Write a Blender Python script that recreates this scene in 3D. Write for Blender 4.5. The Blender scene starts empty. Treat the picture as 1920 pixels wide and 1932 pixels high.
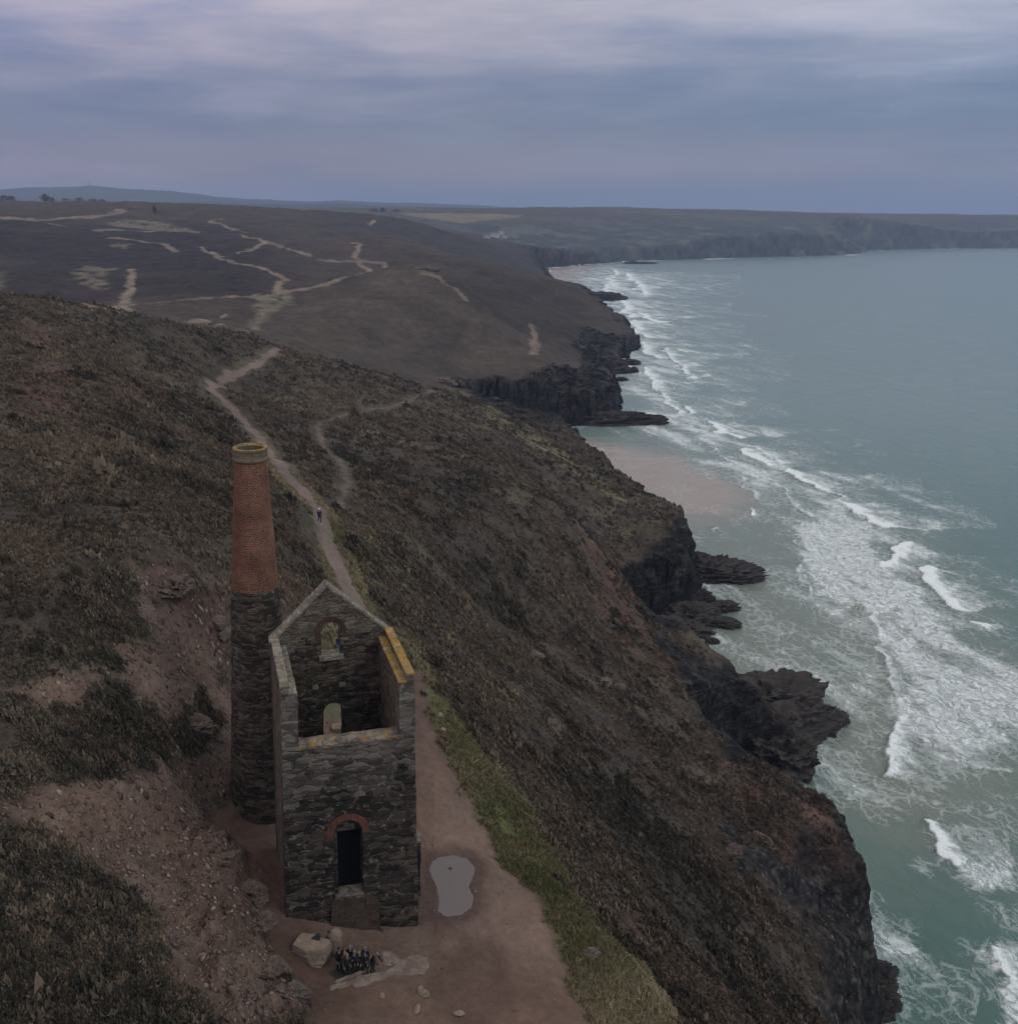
import bpy, bmesh, math, random
import numpy as np
from mathutils import Vector, Matrix

random.seed(7); RNG = np.random.default_rng(7)
S = bpy.context.scene
C = S.collection
R = math.radians

# ------------------------------------------------------------------ camera, sky, sun, exposure
CAMZ = 105.0                      # metres above the sea
F, CX, CY, HOR = 1800.0, 780.0, 966.0, 398.0      # survey numbers of the photograph (1920 x 1932 units)
TH = math.atan((CY - HOR) / F)
cam = bpy.data.objects.new('camera', bpy.data.cameras.new('camera')); C.objects.link(cam)
cam.location = (0, 0, CAMZ); cam.rotation_euler = (math.pi/2 - TH, 0, 0)
cam.data.sensor_fit = 'HORIZONTAL'; cam.data.sensor_width = 36; cam.data.lens = 36*F/1920
cam.data.shift_x = (960-CX)/1920
cam.data.clip_start = 0.5; cam.data.clip_end = 60000
S.camera = cam

SUN_EL, SUN_AZ = 42, 125          # degrees; azimuth clockwise from +Y
w = bpy.data.worlds.new('World'); S.world = w; w.use_nodes = True
nt = w.node_tree; nt.nodes.clear()
def N(tree, typ, **kw):
    n = tree.nodes.new(typ)
    ins = kw.pop('ins', {})
    for k, v in kw.items(): setattr(n, k, v)
    for k, v in ins.items():
        if hasattr(v, 'is_output'): tree.links.new(v, n.inputs[k])
        else: n.inputs[k].default_value = v
    return n
def M(tree, op, a, b=0.0, c=0.0, clamp=False):
    return N(tree, 'ShaderNodeMath', operation=op, use_clamp=clamp, ins={0: a, 1: b, 2: c}).outputs[0]
def MIX(tree, fac, a, b, blend='MIX'):
    n = tree.nodes.new('ShaderNodeMix'); n.data_type = 'RGBA'; n.blend_type = blend; n.clamp_factor = True
    for idx, v in ((0, fac), (6, a), (7, b)):
        if hasattr(v, 'is_output'): tree.links.new(v, n.inputs[idx])
        else: n.inputs[idx].default_value = v if idx == 0 else (tuple(v) + (1,) if len(v) == 3 else v)
    return n.outputs[2]
def RAMP(tree, fac, stops, interp='LINEAR'):
    n = tree.nodes.new('ShaderNodeValToRGB'); n.color_ramp.interpolation = interp
    el = n.color_ramp.elements
    while len(el) < len(stops): el.new(0.5)
    for e, (p, c) in zip(el, stops):
        e.position = p; e.color = (tuple(c) + (1,)) if not isinstance(c, (int, float)) else (c, c, c, 1)
    tree.links.new(fac, n.inputs[0])
    return n.outputs[0]
tc = N(nt, 'ShaderNodeTexCoord')
sep = N(nt, 'ShaderNodeSeparateXYZ', ins={0: tc.outputs['Generated']})
zz = M(nt, 'MAXIMUM', sep.outputs[2], 0.0)
azn = M(nt, 'ARCTAN2', sep.outputs[0], sep.outputs[1])
cv = N(nt, 'ShaderNodeCombineXYZ', ins={0: M(nt, 'MULTIPLY', azn, 3.2), 1: M(nt, 'MULTIPLY', zz, 22.0), 2: M(nt, 'MULTIPLY', azn, 1.1)})
n1 = N(nt, 'ShaderNodeTexNoise', ins={'Vector': cv.outputs[0], 'Scale': 0.9, 'Detail': 5.0, 'Roughness': 0.52, 'Distortion': 0.35})
n2 = N(nt, 'ShaderNodeTexNoise', ins={'Vector': cv.outputs[0], 'Scale': 3.3, 'Detail': 4.0, 'Roughness': 0.55, 'Distortion': 0.2})
nn = M(nt, 'ADD', M(nt, 'MULTIPLY', n1.outputs[0], 0.75), M(nt, 'MULTIPLY', n2.outputs[0], 0.25))
zw = M(nt, 'ADD', zz, M(nt, 'MULTIPLY', M(nt, 'SUBTRACT', nn, 0.5), 0.10))
base = RAMP(nt, zw, [(0.0, (0.300, 0.265, 0.300)), (0.040, (0.285, 0.256, 0.300)), (0.078, (0.188, 0.222, 0.302)), (0.118, (0.232, 0.255, 0.350)),
                     (0.172, (0.420, 0.405, 0.480)), (0.30, (0.52, 0.50, 0.52)), (0.55, (0.84, 0.80, 0.74)), (1.0, (1.0, 0.95, 0.87))])
cl = RAMP(nt, nn, [(0.34, (0.73, 0.82, 0.96)), (0.50, (1.0, 1.0, 1.0)), (0.66, (1.28, 1.20, 1.17))])
cloud = MIX(nt, 1.0, base, cl, 'MULTIPLY')
azt = RAMP(nt, M(nt, 'MULTIPLY_ADD', azn, 0.9, 0.42), [(0.0, (1.03, 0.96, 1.03)), (0.5, (1, 1, 1)), (1.0, (0.82, 0.99, 1.07))])
cloud = MIX(nt, 1.0, cloud, azt, 'MULTIPLY')
sky = N(nt, 'ShaderNodeTexSky', sky_type='NISHITA', sun_disc=False, sun_elevation=R(SUN_EL), sun_rotation=R(SUN_AZ), altitude=100, air_density=1.5, dust_density=3.0)
bg1 = N(nt, 'ShaderNodeBackground', ins={'Color': cloud, 'Strength': 1.18})
bg2 = N(nt, 'ShaderNodeBackground', ins={'Color': sky.outputs[0], 'Strength': 0.05})
mixs = N(nt, 'ShaderNodeMixShader', ins={0: 0.08, 1: bg1.outputs[0], 2: bg2.outputs[0]})
wo = N(nt, 'ShaderNodeOutputWorld', ins={'Surface': mixs.outputs[0]})

sl = bpy.data.lights.new('sun', 'SUN'); sl.energy = 0.7; sl.angle = R(25); sl.color = (1.0, 0.92, 0.82)
sun = bpy.data.objects.new('sun', sl); C.objects.link(sun)
sd_ = Vector((math.sin(R(SUN_AZ))*math.cos(R(SUN_EL)), math.cos(R(SUN_AZ))*math.cos(R(SUN_EL)), math.sin(R(SUN_EL))))
sun.rotation_euler = (-sd_).to_track_quat('-Z', 'Y').to_euler(); sun.location = (0, 0, 300)
S.view_settings.view_transform = 'Standard'; S.view_settings.look = 'None'; S.view_settings.exposure = 0.0; S.view_settings.gamma = 1.0
cy_ = S.cycles
cy_.max_bounces = 5; cy_.diffuse_bounces = 2; cy_.glossy_bounces = 2; cy_.volume_bounces = 1; cy_.transparent_max_bounces = 4
cy_.use_denoising = True
cy_.caustics_reflective = False; cy_.caustics_refractive = False

# ------------------------------------------------------------------ survey helpers
CT, ST = math.cos(TH), math.sin(TH)
def ray(u, v):
    du, dv = (u-CX)/F, (v-CY)/F
    return np.array([du, CT - dv*ST, -ST - dv*CT])
def at_y(u, v, Y):
    d = ray(u, v); t = Y/d[1]; return np.array([d[0]*t, Y, CAMZ + d[2]*t])
def at_z(u, v, z):
    d = ray(u, v); t = (z-CAMZ)/d[2]; return np.array([d[0]*t, d[1]*t, z])
def tl(x, y):                      # plan position -> (bearing, ln range)
    return np.arctan2(x, y), np.log(np.hypot(x, y) + 1e-9)

# ------------------------------------------------------------------ noise
def _h(ix, iy, iz, seed):
    h = (ix.astype(np.uint32)*np.uint32(374761393) + iy.astype(np.uint32)*np.uint32(668265263) + iz.astype(np.uint32)*np.uint32(2147483647) + np.uint32(seed)*np.uint32(974634777)).astype(np.uint32)
    h = (h ^ (h >> np.uint32(13)))*np.uint32(1274126177)
    h = (h ^ (h >> np.uint32(16)))*np.uint32(2246822519)
    return ((h ^ (h >> np.uint32(15))) & np.uint32(0xFFFF)).astype(np.float32)/32767.5 - 1.0
def vn2(x, y, seed=0):
    x = np.asarray(x, np.float32); y = np.asarray(y, np.float32)
    ix = np.floor(x); iy = np.floor(y); fx = x-ix; fy = y-iy
    ix = ix.astype(np.int64); iy = iy.astype(np.int64); z0 = np.zeros_like(ix)
    fx = fx*fx*fx*(fx*(fx*6-15)+10); fy = fy*fy*fy*(fy*(fy*6-15)+10)
    a = _h(ix, iy, z0, seed); b = _h(ix+1, iy, z0, seed); c = _h(ix, iy+1, z0, seed); d = _h(ix+1, iy+1, z0, seed)
    return (a*(1-fx)+b*fx)*(1-fy) + (c*(1-fx)+d*fx)*fy
def vn3(x, y, z, seed=0):
    x = np.asarray(x, np.float32); y = np.asarray(y, np.float32); z = np.asarray(z, np.float32)
    ix = np.floor(x); iy = np.floor(y); iz = np.floor(z); fx = x-ix; fy = y-iy; fz = z-iz
    ix = ix.astype(np.int64); iy = iy.astype(np.int64); iz = iz.astype(np.int64)
    fx = fx*fx*(3-2*fx); fy = fy*fy*(3-2*fy); fz = fz*fz*(3-2*fz)
    r = 0
    for k, wz in ((0, 1-fz), (1, fz)):
        a = _h(ix, iy, iz+k, seed); b = _h(ix+1, iy, iz+k, seed); c = _h(ix, iy+1, iz+k, seed); d = _h(ix+1, iy+1, iz+k, seed)
        r = r + wz*((a*(1-fx)+b*fx)*(1-fy) + (c*(1-fx)+d*fx)*fy)
    return r
def fbm2(x, y, o=4, seed=0, g=0.5):
    r = 0; a = 1; t = 0
    for i in range(o):
        r = r + a*vn2(x*2.03**i + 17.3*i, y*2.03**i - 9.1*i, seed+i); t += a; a *= g
    return r/t
def fbm3(x, y, z, o=4, seed=0, g=0.5):
    r = 0; a = 1; t = 0
    for i in range(o):
        r = r + a*vn3(x*2.03**i + 17.3*i, y*2.03**i - 9.1*i, z*2.03**i + 3.7*i, seed+i); t += a; a *= g
    return r/t
def sstep(a, b, x):
    t = np.clip((x-a)/(b-a), 0, 1); return t*t*(3-2*t)

# ------------------------------------------------------------------ polygons and lines in the (bearing, ln range) chart
def inside(poly, X, Y):
    r = np.zeros(X.shape, bool); n = len(poly)
    for i in range(n):
        x0, y0 = poly[i]; x1, y1 = poly[(i+1) % n]
        if y0 == y1: continue
        c = ((y0 > Y) != (y1 > Y)) & (X < (x1-x0)*(Y-y0)/(y1-y0) + x0)
        r ^= c
    return r
def seg_dist(pl, X, Y, closed=False, want=False):
    best = np.full(X.shape, 1e9, np.float32); bi = np.zeros(X.shape, np.float32); sg = np.zeros(X.shape, np.float32)
    n = len(pl)
    for i in range(n if closed else n-1):
        x0, y0 = pl[i][:2]; x1, y1 = pl[(i+1) % n][:2]
        dx, dy = x1-x0, y1-y0; L = dx*dx+dy*dy+1e-12
        t = np.clip(((X-x0)*dx+(Y-y0)*dy)/L, 0, 1)
        d = np.hypot(X-x0-t*dx, Y-y0-t*dy)
        m = d < best
        best = np.where(m, d, best)
        if want:
            bi = np.where(m, i+t, bi); sg = np.where(m, np.sign(dx*(Y-y0)-dy*(X-x0)), sg)
    return (best, bi, sg) if want else best

# ------------------------------------------------------------------ land: spot heights  (u, v, forward distance Y) or (u, v, z)
SPOT_Z = [(540,1740,61.6),(790,1765,59.2),(600,1850,60.6),(850,1680,59.4),(1000,1800,58.8),(1100,1932,58.6),(600,1932,61.0),(850,1932,59.6),(700,1830,60.2),
  (480,1700,62.6),(400,1540,62.6),(437,1512,62.4),(520,1620,62.0),(470,1600,62.3),
  (0,800,83),(0,1000,79),(0,1200,76.5),(0,1400,73.5),(0,1600,70.5),(0,1800,67.5),(0,1932,66),(150,1932,65),(300,1932,63.6),(430,1932,62.6),
  (300,1800,65.2),(150,1700,67.5),(300,1600,66.2),(300,1450,68.3),(350,1100,75),(250,1300,71.8),(420,1400,65.2),(420,1250,68.2),(100,1100,78),
  (560,1100,72),(300,900,78),(450,900,71),(200,700,81),(350,690,69),(0,650,84),
  (400,730,62.5),(450,800,63),(500,860,64.2),(600,960,68),(603,986,69.5),(650,1100,67.5),(680,1140,66.2),(790,1290,61.6),(810,1360,60.8),(860,1480,60.2),(820,1620,59.5),(630,1370,63),(700,1250,62.6),
  (620,800,57.5),(700,770,53.5),(900,1000,55),(1100,1000,36),(1180,1110,25),(1000,900,41),(760,1000,61),(800,1150,57.5),(950,1150,46),(1100,1180,35),
  (1000,1300,48),(1150,1350,37),(1230,1330,29),(900,1300,56),(1100,1500,46),(1200,1500,38),(1300,1600,34),(960,1560,58.2),(1060,1690,57.5),(1140,1770,57),(1290,1932,51.5),
  (1200,1800,52),(1300,1800,42),(1400,1800,33),(1400,1650,29),(1450,1932,34),(1550,1800,22),(1600,1932,16),(1500,1650,23),(1400,1480,26),(1300,1450,28),(1200,1250,26),
  (1500,1490,23),(1600,1620,21),(1630,1720,17),(1360,1440,27),(1280,1290,24),(1500,1375,5.0),(1440,1330,8)]
SPOT_Y = [(0,585,216),(120,588,235),(250,600,257),(400,622,310),(487,642,345),(515,655,345),(830,737,335),(690,700,335),(1060,850,305),(1150,910,285),(1265,975,262),(1325,1035,247),(1250,1000,252),(1190,1040,246),(1215,1150,213),(1300,1240,192),(1350,1275,176),(1405,1296,172),(1340,1350,148),(950,790,322),
  (480,630,430),(660,580,560),(800,510,750),(700,690,470),(850,712,475),(930,712,502),(1000,694,512),(1130,682,590),(870,560,700),(1000,622,650),(1010,570,800),(930,540,860),(1100,690,560),(950,620,600),(1150,690,650),(1100,600,800),(1050,530,900),(1000,525,920),(900,490,950),(780,470,1000),(690,465,1000),
  (900,560,700),(800,620,560),(560,640,440),
  (0,382,1500),(290,384,1520),(500,392,1550),(700,405,1600),(780,416,1570),(850,435,1550),(920,460,1520),(1000,512,1500),(200,440,1150),(200,500,850),(200,560,640),(50,580,560),(0,480,900),(0,430,1150),(400,590,520),(450,500,800),(600,450,1100),(600,520,780),(400,440,1150),(400,550,600),(540,545,660),(750,450,1150),
  (750,402,2600),(870,408,2500),(1000,406,2550),(1300,403,2750),(1600,405,3000),(1920,410,3400),(1000,440,2330),(1200,440,2430),(1400,430,2520),(1580,432,2700),(1800,432,3080),(940,455,2150),(900,440,2100)]
EXTRA = [(-62,60,84),(-42,30,74),(-130,140,86),(-200,300,86),(-260,500,62),(-420,1100,95),(-700,2200,112),(0,2300,80),(-1500,4200,110),(0,4500,100),(1500,4800,92),(3200,4200,80),(22,28,48),(38,45,32),(6,28,59),(-12,28,62),(54,60,14),(0,1900,60),(200,2000,45),(2600,3500,78)]
UYZ = [(790,745,67),(740,900,54),(650,760,50),(560,620,47),(860,690,58),(940,600,44),(1060,620,26),(960,760,48),(500,520,46),(800,1220,36),(950,1180,18),(700,1260,56),(600,1300,74),(880,1250,30),(560,420,46),(700,400,34),(400,400,56),(200,380,58),(0,380,60)]
EXTRA += [((u-CX)/F*(Y*CT+(CAMZ-z)*ST), Y, z) for u, Y, z in UYZ]
pts = [at_z(*p) for p in SPOT_Z] + [at_y(*p) for p in SPOT_Y] + [np.array(p, float) for p in EXTRA]
pts = np.array(pts)
pth, plr = tl(pts[:, 0], pts[:, 1])
CSH = 0.035
def kern(a, b, c, d): return np.sqrt((a-c)**2 + (b-d)**2 + CSH**2)
K = kern(pth[:, None], plr[:, None], pth[None], plr[None])
Pm = np.stack([np.ones_like(pth), pth, plr], 1); n = len(pts)
A = np.block([[K - 1e-3*np.eye(n), Pm], [Pm.T, np.zeros((3, 3))]])
sol = np.linalg.solve(A, np.concatenate([pts[:, 2], np.zeros(3)]))
TH0, TH1, LR0, LR1 = R(-40), R(46), math.log(22), math.log(5200)
GN, GM = 420, 520
gth = np.linspace(TH0, TH1, GN); glr = np.linspace(LR0, LR1, GM)
GT, GL = np.meshgrid(gth, glr, indexing='ij')
ZG = np.zeros(GT.shape)
for i in range(n): ZG += sol[i]*kern(GT, GL, pth[i], plr[i])
ZG += sol[n] + sol[n+1]*GT + sol[n+2]*GL
def rbf_z(th, lr):
    a = np.clip((th-TH0)/(TH1-TH0)*(GN-1), 0, GN-1.001); b = np.clip((lr-LR0)/(LR1-LR0)*(GM-1), 0, GM-1.001)
    i = a.astype(int); j = b.astype(int); fa = a-i; fb = b-j
    return (ZG[i, j]*(1-fa)+ZG[i+1, j]*fa)*(1-fb) + (ZG[i, j+1]*(1-fa)+ZG[i+1, j+1]*fa)*fb

# coast: waterline, near to far, with the steepness of the cliff above it
def wz(u, v): p = at_z(u, v, 0); return (p[0], p[1])
def cp(u, Y): return ((u-CX)/F*(Y*CT+CAMZ*ST), Y)
COAST = [(66,10,2.0),(58,45,2.2),cp(1668,78)+(3.0,),cp(1662,92)+(4.0,),wz(1650,1905)+(4.5,),wz(1648,1850)+(4.5,),cp(1642,114)+(4.5,),cp(1600,126)+(3.4,),cp(1490,136)+(2.8,),cp(1395,146)+(3.0,),cp(1345,154)+(3.5,),cp(1345,160)+(5.0,),cp(1392,165)+(5.0,),wz(1455,1452)+(4.0,),wz(1492,1466)+(3.0,),wz(1518,1440)+(2.4,),wz(1508,1412)+(1.6,),wz(1570,1378)+(1.3,),
  wz(1535,1345)+(1.5,),wz(1440,1322)+(2.8,),wz(1388,1276)+(3.0,),wz(1310,1228)+(2.6,),wz(1262,1208)+(2.0,),cp(1215,222)+(3.0,),cp(1185,229)+(4.5,),cp(1195,236)+(5.0,),cp(1245,240)+(5.0,),cp(1300,243)+(5.0,),wz(1318,1135)+(5.0,),wz(1322,1105)+(4.5,),cp(1326,264)+(4.0,),cp(1310,278)+(3.0,),cp(1240,295)+(2.6,),cp(1160,332)+(2.4,),cp(1090,398)+(2.2,),cp(1030,425)+(2.0,),cp(950,440)+(2.4,),cp(885,462)+(3.0,),cp(880,488)+(4.0,),cp(930,500)+(4.5,),wz(1010,800)+(4.5,),
  wz(1085,806)+(3.5,),wz(1150,797)+(3.0,),wz(1168,772)+(2.8,),wz(1152,735)+(4.0,),wz(1150,700)+(3.2,),wz(1192,667)+(2.4,),cp(1200,800)+(2.0,),wz(1145,622)+(1.6,),wz(1108,590)+(1.3,),wz(1060,550)+(1.2,),wz(1035,527)+(1.2,),wz(1015,506)+(1.1,),
  wz(1100,498)+(1.0,),wz(1230,491)+(0.9,),wz(1400,487)+(0.8,),wz(1595,481)+(0.9,),wz(1640,472)+(0.8,),wz(1800,469)+(0.8,),wz(1925,468)+(0.8,),(2500,3150,0.8),(4200,3600,0.8)]
CPOLY = COAST + [(4200, 9000), (-6000, 9000), (-6000, 10)]
CXY = [(c[0], c[1]) for c in COAST]; CK = np.array([c[2] for c in COAST])
def coast_sd(x, y):
    """signed distance inland of the waterline, and the local cliff steepness"""
    d, bi, _ = seg_dist(CXY, x, y, want=True)
    ins = inside([(p[0], p[1]) for p in CPOLY], x, y)
    return np.where(ins, d, -d), np.interp(bi, np.arange(len(CK)), CK)
def land(x, y, full=False):
    th, lr = tl(x, y); r = np.exp(lr)
    z = rbf_z(th, lr)
    # wide hummocks and gullies, growing with range
    z = z + 0.9*fbm2(x/23, y/23, 3, 5)*sstep(75, 180, r) + 2.2*fbm2(x/75, y/75, 3, 9)*sstep(180, 500, r) + 4.5*fbm2(x/210, y/210, 4, 13)*sstep(700, 1700, r)
    wx = x + np.clip(r/130, 1.0, 14)*1.5*fbm2(x/9, y/9, 3, 21)*sstep(60, 100, r); wy = y + np.clip(r/130, 1.0, 14)*1.5*fbm2(x/9+40, y/9, 3, 22)
    far = sstep(1400, 2100, r)
    wx = wx + far*55*fbm2(x/320, y/320, 4, 31); wy = wy + far*45*fbm2(x/260+9, y/260, 4, 32)
    sd, k = coast_sd(wx, wy)
    led = 1.6*fbm2(x/5, y/5, 3, 41)*np.clip(r/180, .6, 3)*(1-.5*far)
    prof = sd*k + led - 0.8
    prof = np.where(prof > 0, prof, prof*0.5)
    soft = 2.0
    zz = np.minimum(z, prof)
    h = np.clip(0.5+0.5*(prof-z)/soft, 0, 1)
    zs = prof*(1-h) + z*h - soft*h*(1-h)
    zs = np.where(r < 60, zz, zs)
    zs = np.maximum(zs, -6)
    if full: return zs, z - prof, sd
    return zs
def hit(u, v, lo=24.0, hi=5000.0):
    """first land point along a survey ray"""
    d = ray(u, v); d = d/np.hypot(d[0], d[1])
    t = np.exp(np.linspace(math.log(lo), math.log(hi), 2400))
    x, y, z = d[0]*t, d[1]*t, CAMZ + d[2]*t
    g = land(x, y) - z
    i = np.argmax(g > 0)
    if g[i] <= 0: i = len(t)-1
    a, b = t[max(i-1, 0)], t[i]
    for _ in range(3):
        tt = np.linspace(a, b, 12); gg = land(d[0]*tt, d[1]*tt) - (CAMZ + d[2]*tt)
        j = int(np.argmax(gg > 0)) if (gg > 0).any() else 11
        a, b = tt[max(j-1, 0)], tt[j]
    return np.array([d[0]*b, d[1]*b, CAMZ + d[2]*b])
def hits_tl(l): 
    o = []
    for u, v in l:
        p = hit(u, v); a, b = tl(p[0], p[1]); o.append((float(a), float(b)))
    return o
def sea_tl(l):
    o = []
    for u, v in l:
        p = at_z(u, v, 0); a, b = tl(p[0], p[1]); o.append((float(a), float(b)))
    return o

# ------------------------------------------------------------------ object helpers
def link(name, me, mats=(), parent=None, smooth=False):
    o = bpy.data.objects.new(name, me); C.objects.link(o)
    for m in (mats if isinstance(mats, (list, tuple)) else [mats]): me.materials.append(m)
    if parent is not None: o.parent = parent
    if smooth: me.polygons.foreach_set('use_smooth', np.ones(len(me.polygons), bool))
    return o
def tag(o, label=None, cat=None, group=None, kind=None):
    if label: o['label'] = label
    if cat: o['category'] = cat
    if group: o['group'] = group
    if kind: o['kind'] = kind
    return o
def thing(name, label, cat, loc=(0, 0, 0), rz=0, group=None):
    o = bpy.data.objects.new(name, None); C.objects.link(o); o.empty_display_size = 0.3
    o.location = loc; o.rotation_euler = (0, 0, rz)
    return tag(o, label, cat, group)
def np_mesh(name, co, quads=None, tris=None, attrs=None, cols=None):
    me = bpy.data.meshes.new(name)
    me.vertices.add(len(co)); me.vertices.foreach_set('co', np.asarray(co, np.float32).ravel())
    fs = []; tot = []
    if quads is not None and len(quads): fs.append(np.asarray(quads, np.int32).ravel()); tot.append(np.full(len(quads), 4, np.int32))
    if tris is not None and len(tris): fs.append(np.asarray(tris, np.int32).ravel()); tot.append(np.full(len(tris), 3, np.int32))
    li = np.concatenate(fs); lt = np.concatenate(tot)
    me.loops.add(len(li)); me.loops.foreach_set('vertex_index', li)
    me.polygons.add(len(lt)); st = np.concatenate([[0], np.cumsum(lt)[:-1]]).astype(np.int32)
    me.polygons.foreach_set('loop_start', st)
    me.update(calc_edges=True)
    for k, v in (attrs or {}).items():
        a = me.attributes.new(k, 'FLOAT', 'POINT'); a.data.foreach_set('value', np.asarray(v, np.float32).ravel())
    for k, v in (cols or {}).items():
        a = me.attributes.new(k, 'FLOAT_COLOR', 'POINT')
        c = np.ones((len(co), 4), np.float32); c[:, :3] = v; a.data.foreach_set('color', c.ravel())
    return me
def bm_mesh(name, bm):
    bmesh.ops.recalc_face_normals(bm, faces=bm.faces)
    me = bpy.data.meshes.new(name); bm.to_mesh(me); bm.free(); return me
def warp_mesh(me, amp, scale, seed=0, o=3):
    n = len(me.vertices); co = np.empty(n*3, np.float32); me.vertices.foreach_get('co', co); co = co.reshape(-1, 3)
    q = co/scale
    for a in range(3):
        co[:, a] += amp*fbm3(q[:, 0]+31*a, q[:, 1]-17*a, q[:, 2]+5*a, o, seed+10*a)
    me.vertices.foreach_set('co', co.ravel()); me.update(); return me

# ------------------------------------------------------------------ materials
def mat(name):
    m = bpy.data.materials.new(name); m.use_nodes = True; t = m.node_tree
    return m, t, t.nodes['Principled BSDF']
def noise(t, vec, scale, detail=4, rough=0.55, dist=0.0):
    return N(t, 'ShaderNodeTexNoise', ins={'Vector': vec, 'Scale': scale, 'Detail': float(detail), 'Roughness': rough, 'Distortion': dist}).outputs[0]
def bump(t, h, dist, strength=1.0):
    return N(t, 'ShaderNodeBump', ins={'Height': h, 'Distance': dist, 'Strength': strength}).outputs[0]
def attr(t, name): return N(t, 'ShaderNodeAttribute', attribute_name=name)
def plain(name, col, rough=0.8, spec=0.2, var=0.25, scale=6.0):
    m, t, b = mat(name)
    ob = N(t, 'ShaderNodeTexCoord').outputs['Object']
    f = noise(t, ob, scale)
    c = MIX(t, 1.0, col, RAMP(t, f, [(0.3, 1-var), (0.7, 1+var)]), 'MULTIPLY')
    t.links.new(c, b.inputs['Base Color']); b.inputs['Roughness'].default_value = rough; b.inputs['Specular IOR Level'].default_value = spec
    return m
def ground_mat():
    m, t, b = mat('moorland_ground')
    g = N(t, 'ShaderNodeNewGeometry').outputs['Position']
    col = attr(t, 'col').outputs['Color']; fine = attr(t, 'fine').outputs['Fac']; rk = attr(t, 'rock').outputs['Fac']
    n1 = noise(t, g, 1.7, 6, 0.65); n2 = noise(t, g, 0.22, 5, 0.62); n3 = noise(t, g, 0.035, 5, 0.6)
    v = N(t, 'ShaderNodeTexVoronoi', feature='F1', ins={'Vector': g, 'Scale': 1.1, 'Randomness': 1.0})
    f = M(t, 'ADD', M(t, 'MULTIPLY', n1, 0.55), M(t, 'MULTIPLY', n2, 0.45))
    mul = RAMP(t, f, [(0.30, 0.42), (0.5, 0.95), (0.72, 1.75)])
    mul2 = RAMP(t, n3, [(0.35, 0.78), (0.65, 1.22)])
    c1 = MIX(t, fine, (1, 1, 1), mul)
    c = MIX(t, 1.0, col, c1, 'MULTIPLY'); c = MIX(t, 1.0, c, mul2, 'MULTIPLY')
    # strata on bare rock
    sp = N(t, 'ShaderNodeSeparateXYZ', ins={0: g})
    sv = N(t, 'ShaderNodeCombineXYZ', ins={0: M(t, 'MULTIPLY', sp.outputs[0], 0.16), 1: M(t, 'MULTIPLY', sp.outputs[1], 0.16), 2: M(t, 'MULTIPLY', sp.outputs[2], 0.75)})
    ns = noise(t, sv.outputs[0], 1.0, 7, 0.68, 1.2)
    cr = MIX(t, 1.0, c, RAMP(t, ns, [(0.33, 0.22), (0.5, 0.9), (0.68, 2.3)]), 'MULTIPLY')
    nk = noise(t, g, 0.9, 7, 0.75, 0.5); cr = MIX(t, 1.0, cr, RAMP(t, nk, [(0.36, 0.3), (0.5, 1.0), (0.66, 2.0)]), 'MULTIPLY')
    c = MIX(t, rk, c, cr)
    t.links.new(c, b.inputs['Base Color'])
    b.inputs['Roughness'].default_value = 0.92; b.inputs['Specular IOR Level'].default_value = 0.12
    hh = M(t, 'ADD', M(t, 'MULTIPLY', f, M(t, 'MULTIPLY_ADD', fine, 0.8, 0.12)), M(t, 'MULTIPLY', M(t, 'MULTIPLY', M(t, 'ADD', ns, M(t, 'MULTIPLY', nk, 1.2)), rk), 2.6))
    t.links.new(bump(t, hh, 0.9, 0.9), b.inputs['Normal'])
    return m
def tuft_mat():
    m, t, b = mat('heather_foliage')
    ti = attr(t, 'tint').outputs['Fac']; g = N(t, 'ShaderNodeNewGeometry').outputs['Position']
    c = RAMP(t, ti, [(0.0, (0.034, 0.033, 0.024)), (0.25, (0.066, 0.055, 0.041)), (0.45, (0.120, 0.091, 0.069)), (0.62, (0.162, 0.122, 0.092)), (0.8, (0.176, 0.138, 0.094)), (1.0, (0.29, 0.232, 0.158))])
    c = MIX(t, 1.0, c, RAMP(t, noise(t, g, 9.0, 3), [(0.3, 0.7), (0.7, 1.35)]), 'MULTIPLY')
    t.links.new(c, b.inputs['Base Color']); b.inputs['Roughness'].default_value = 0.9; b.inputs['Specular IOR Level'].default_value = 0.1
    return m
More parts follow.
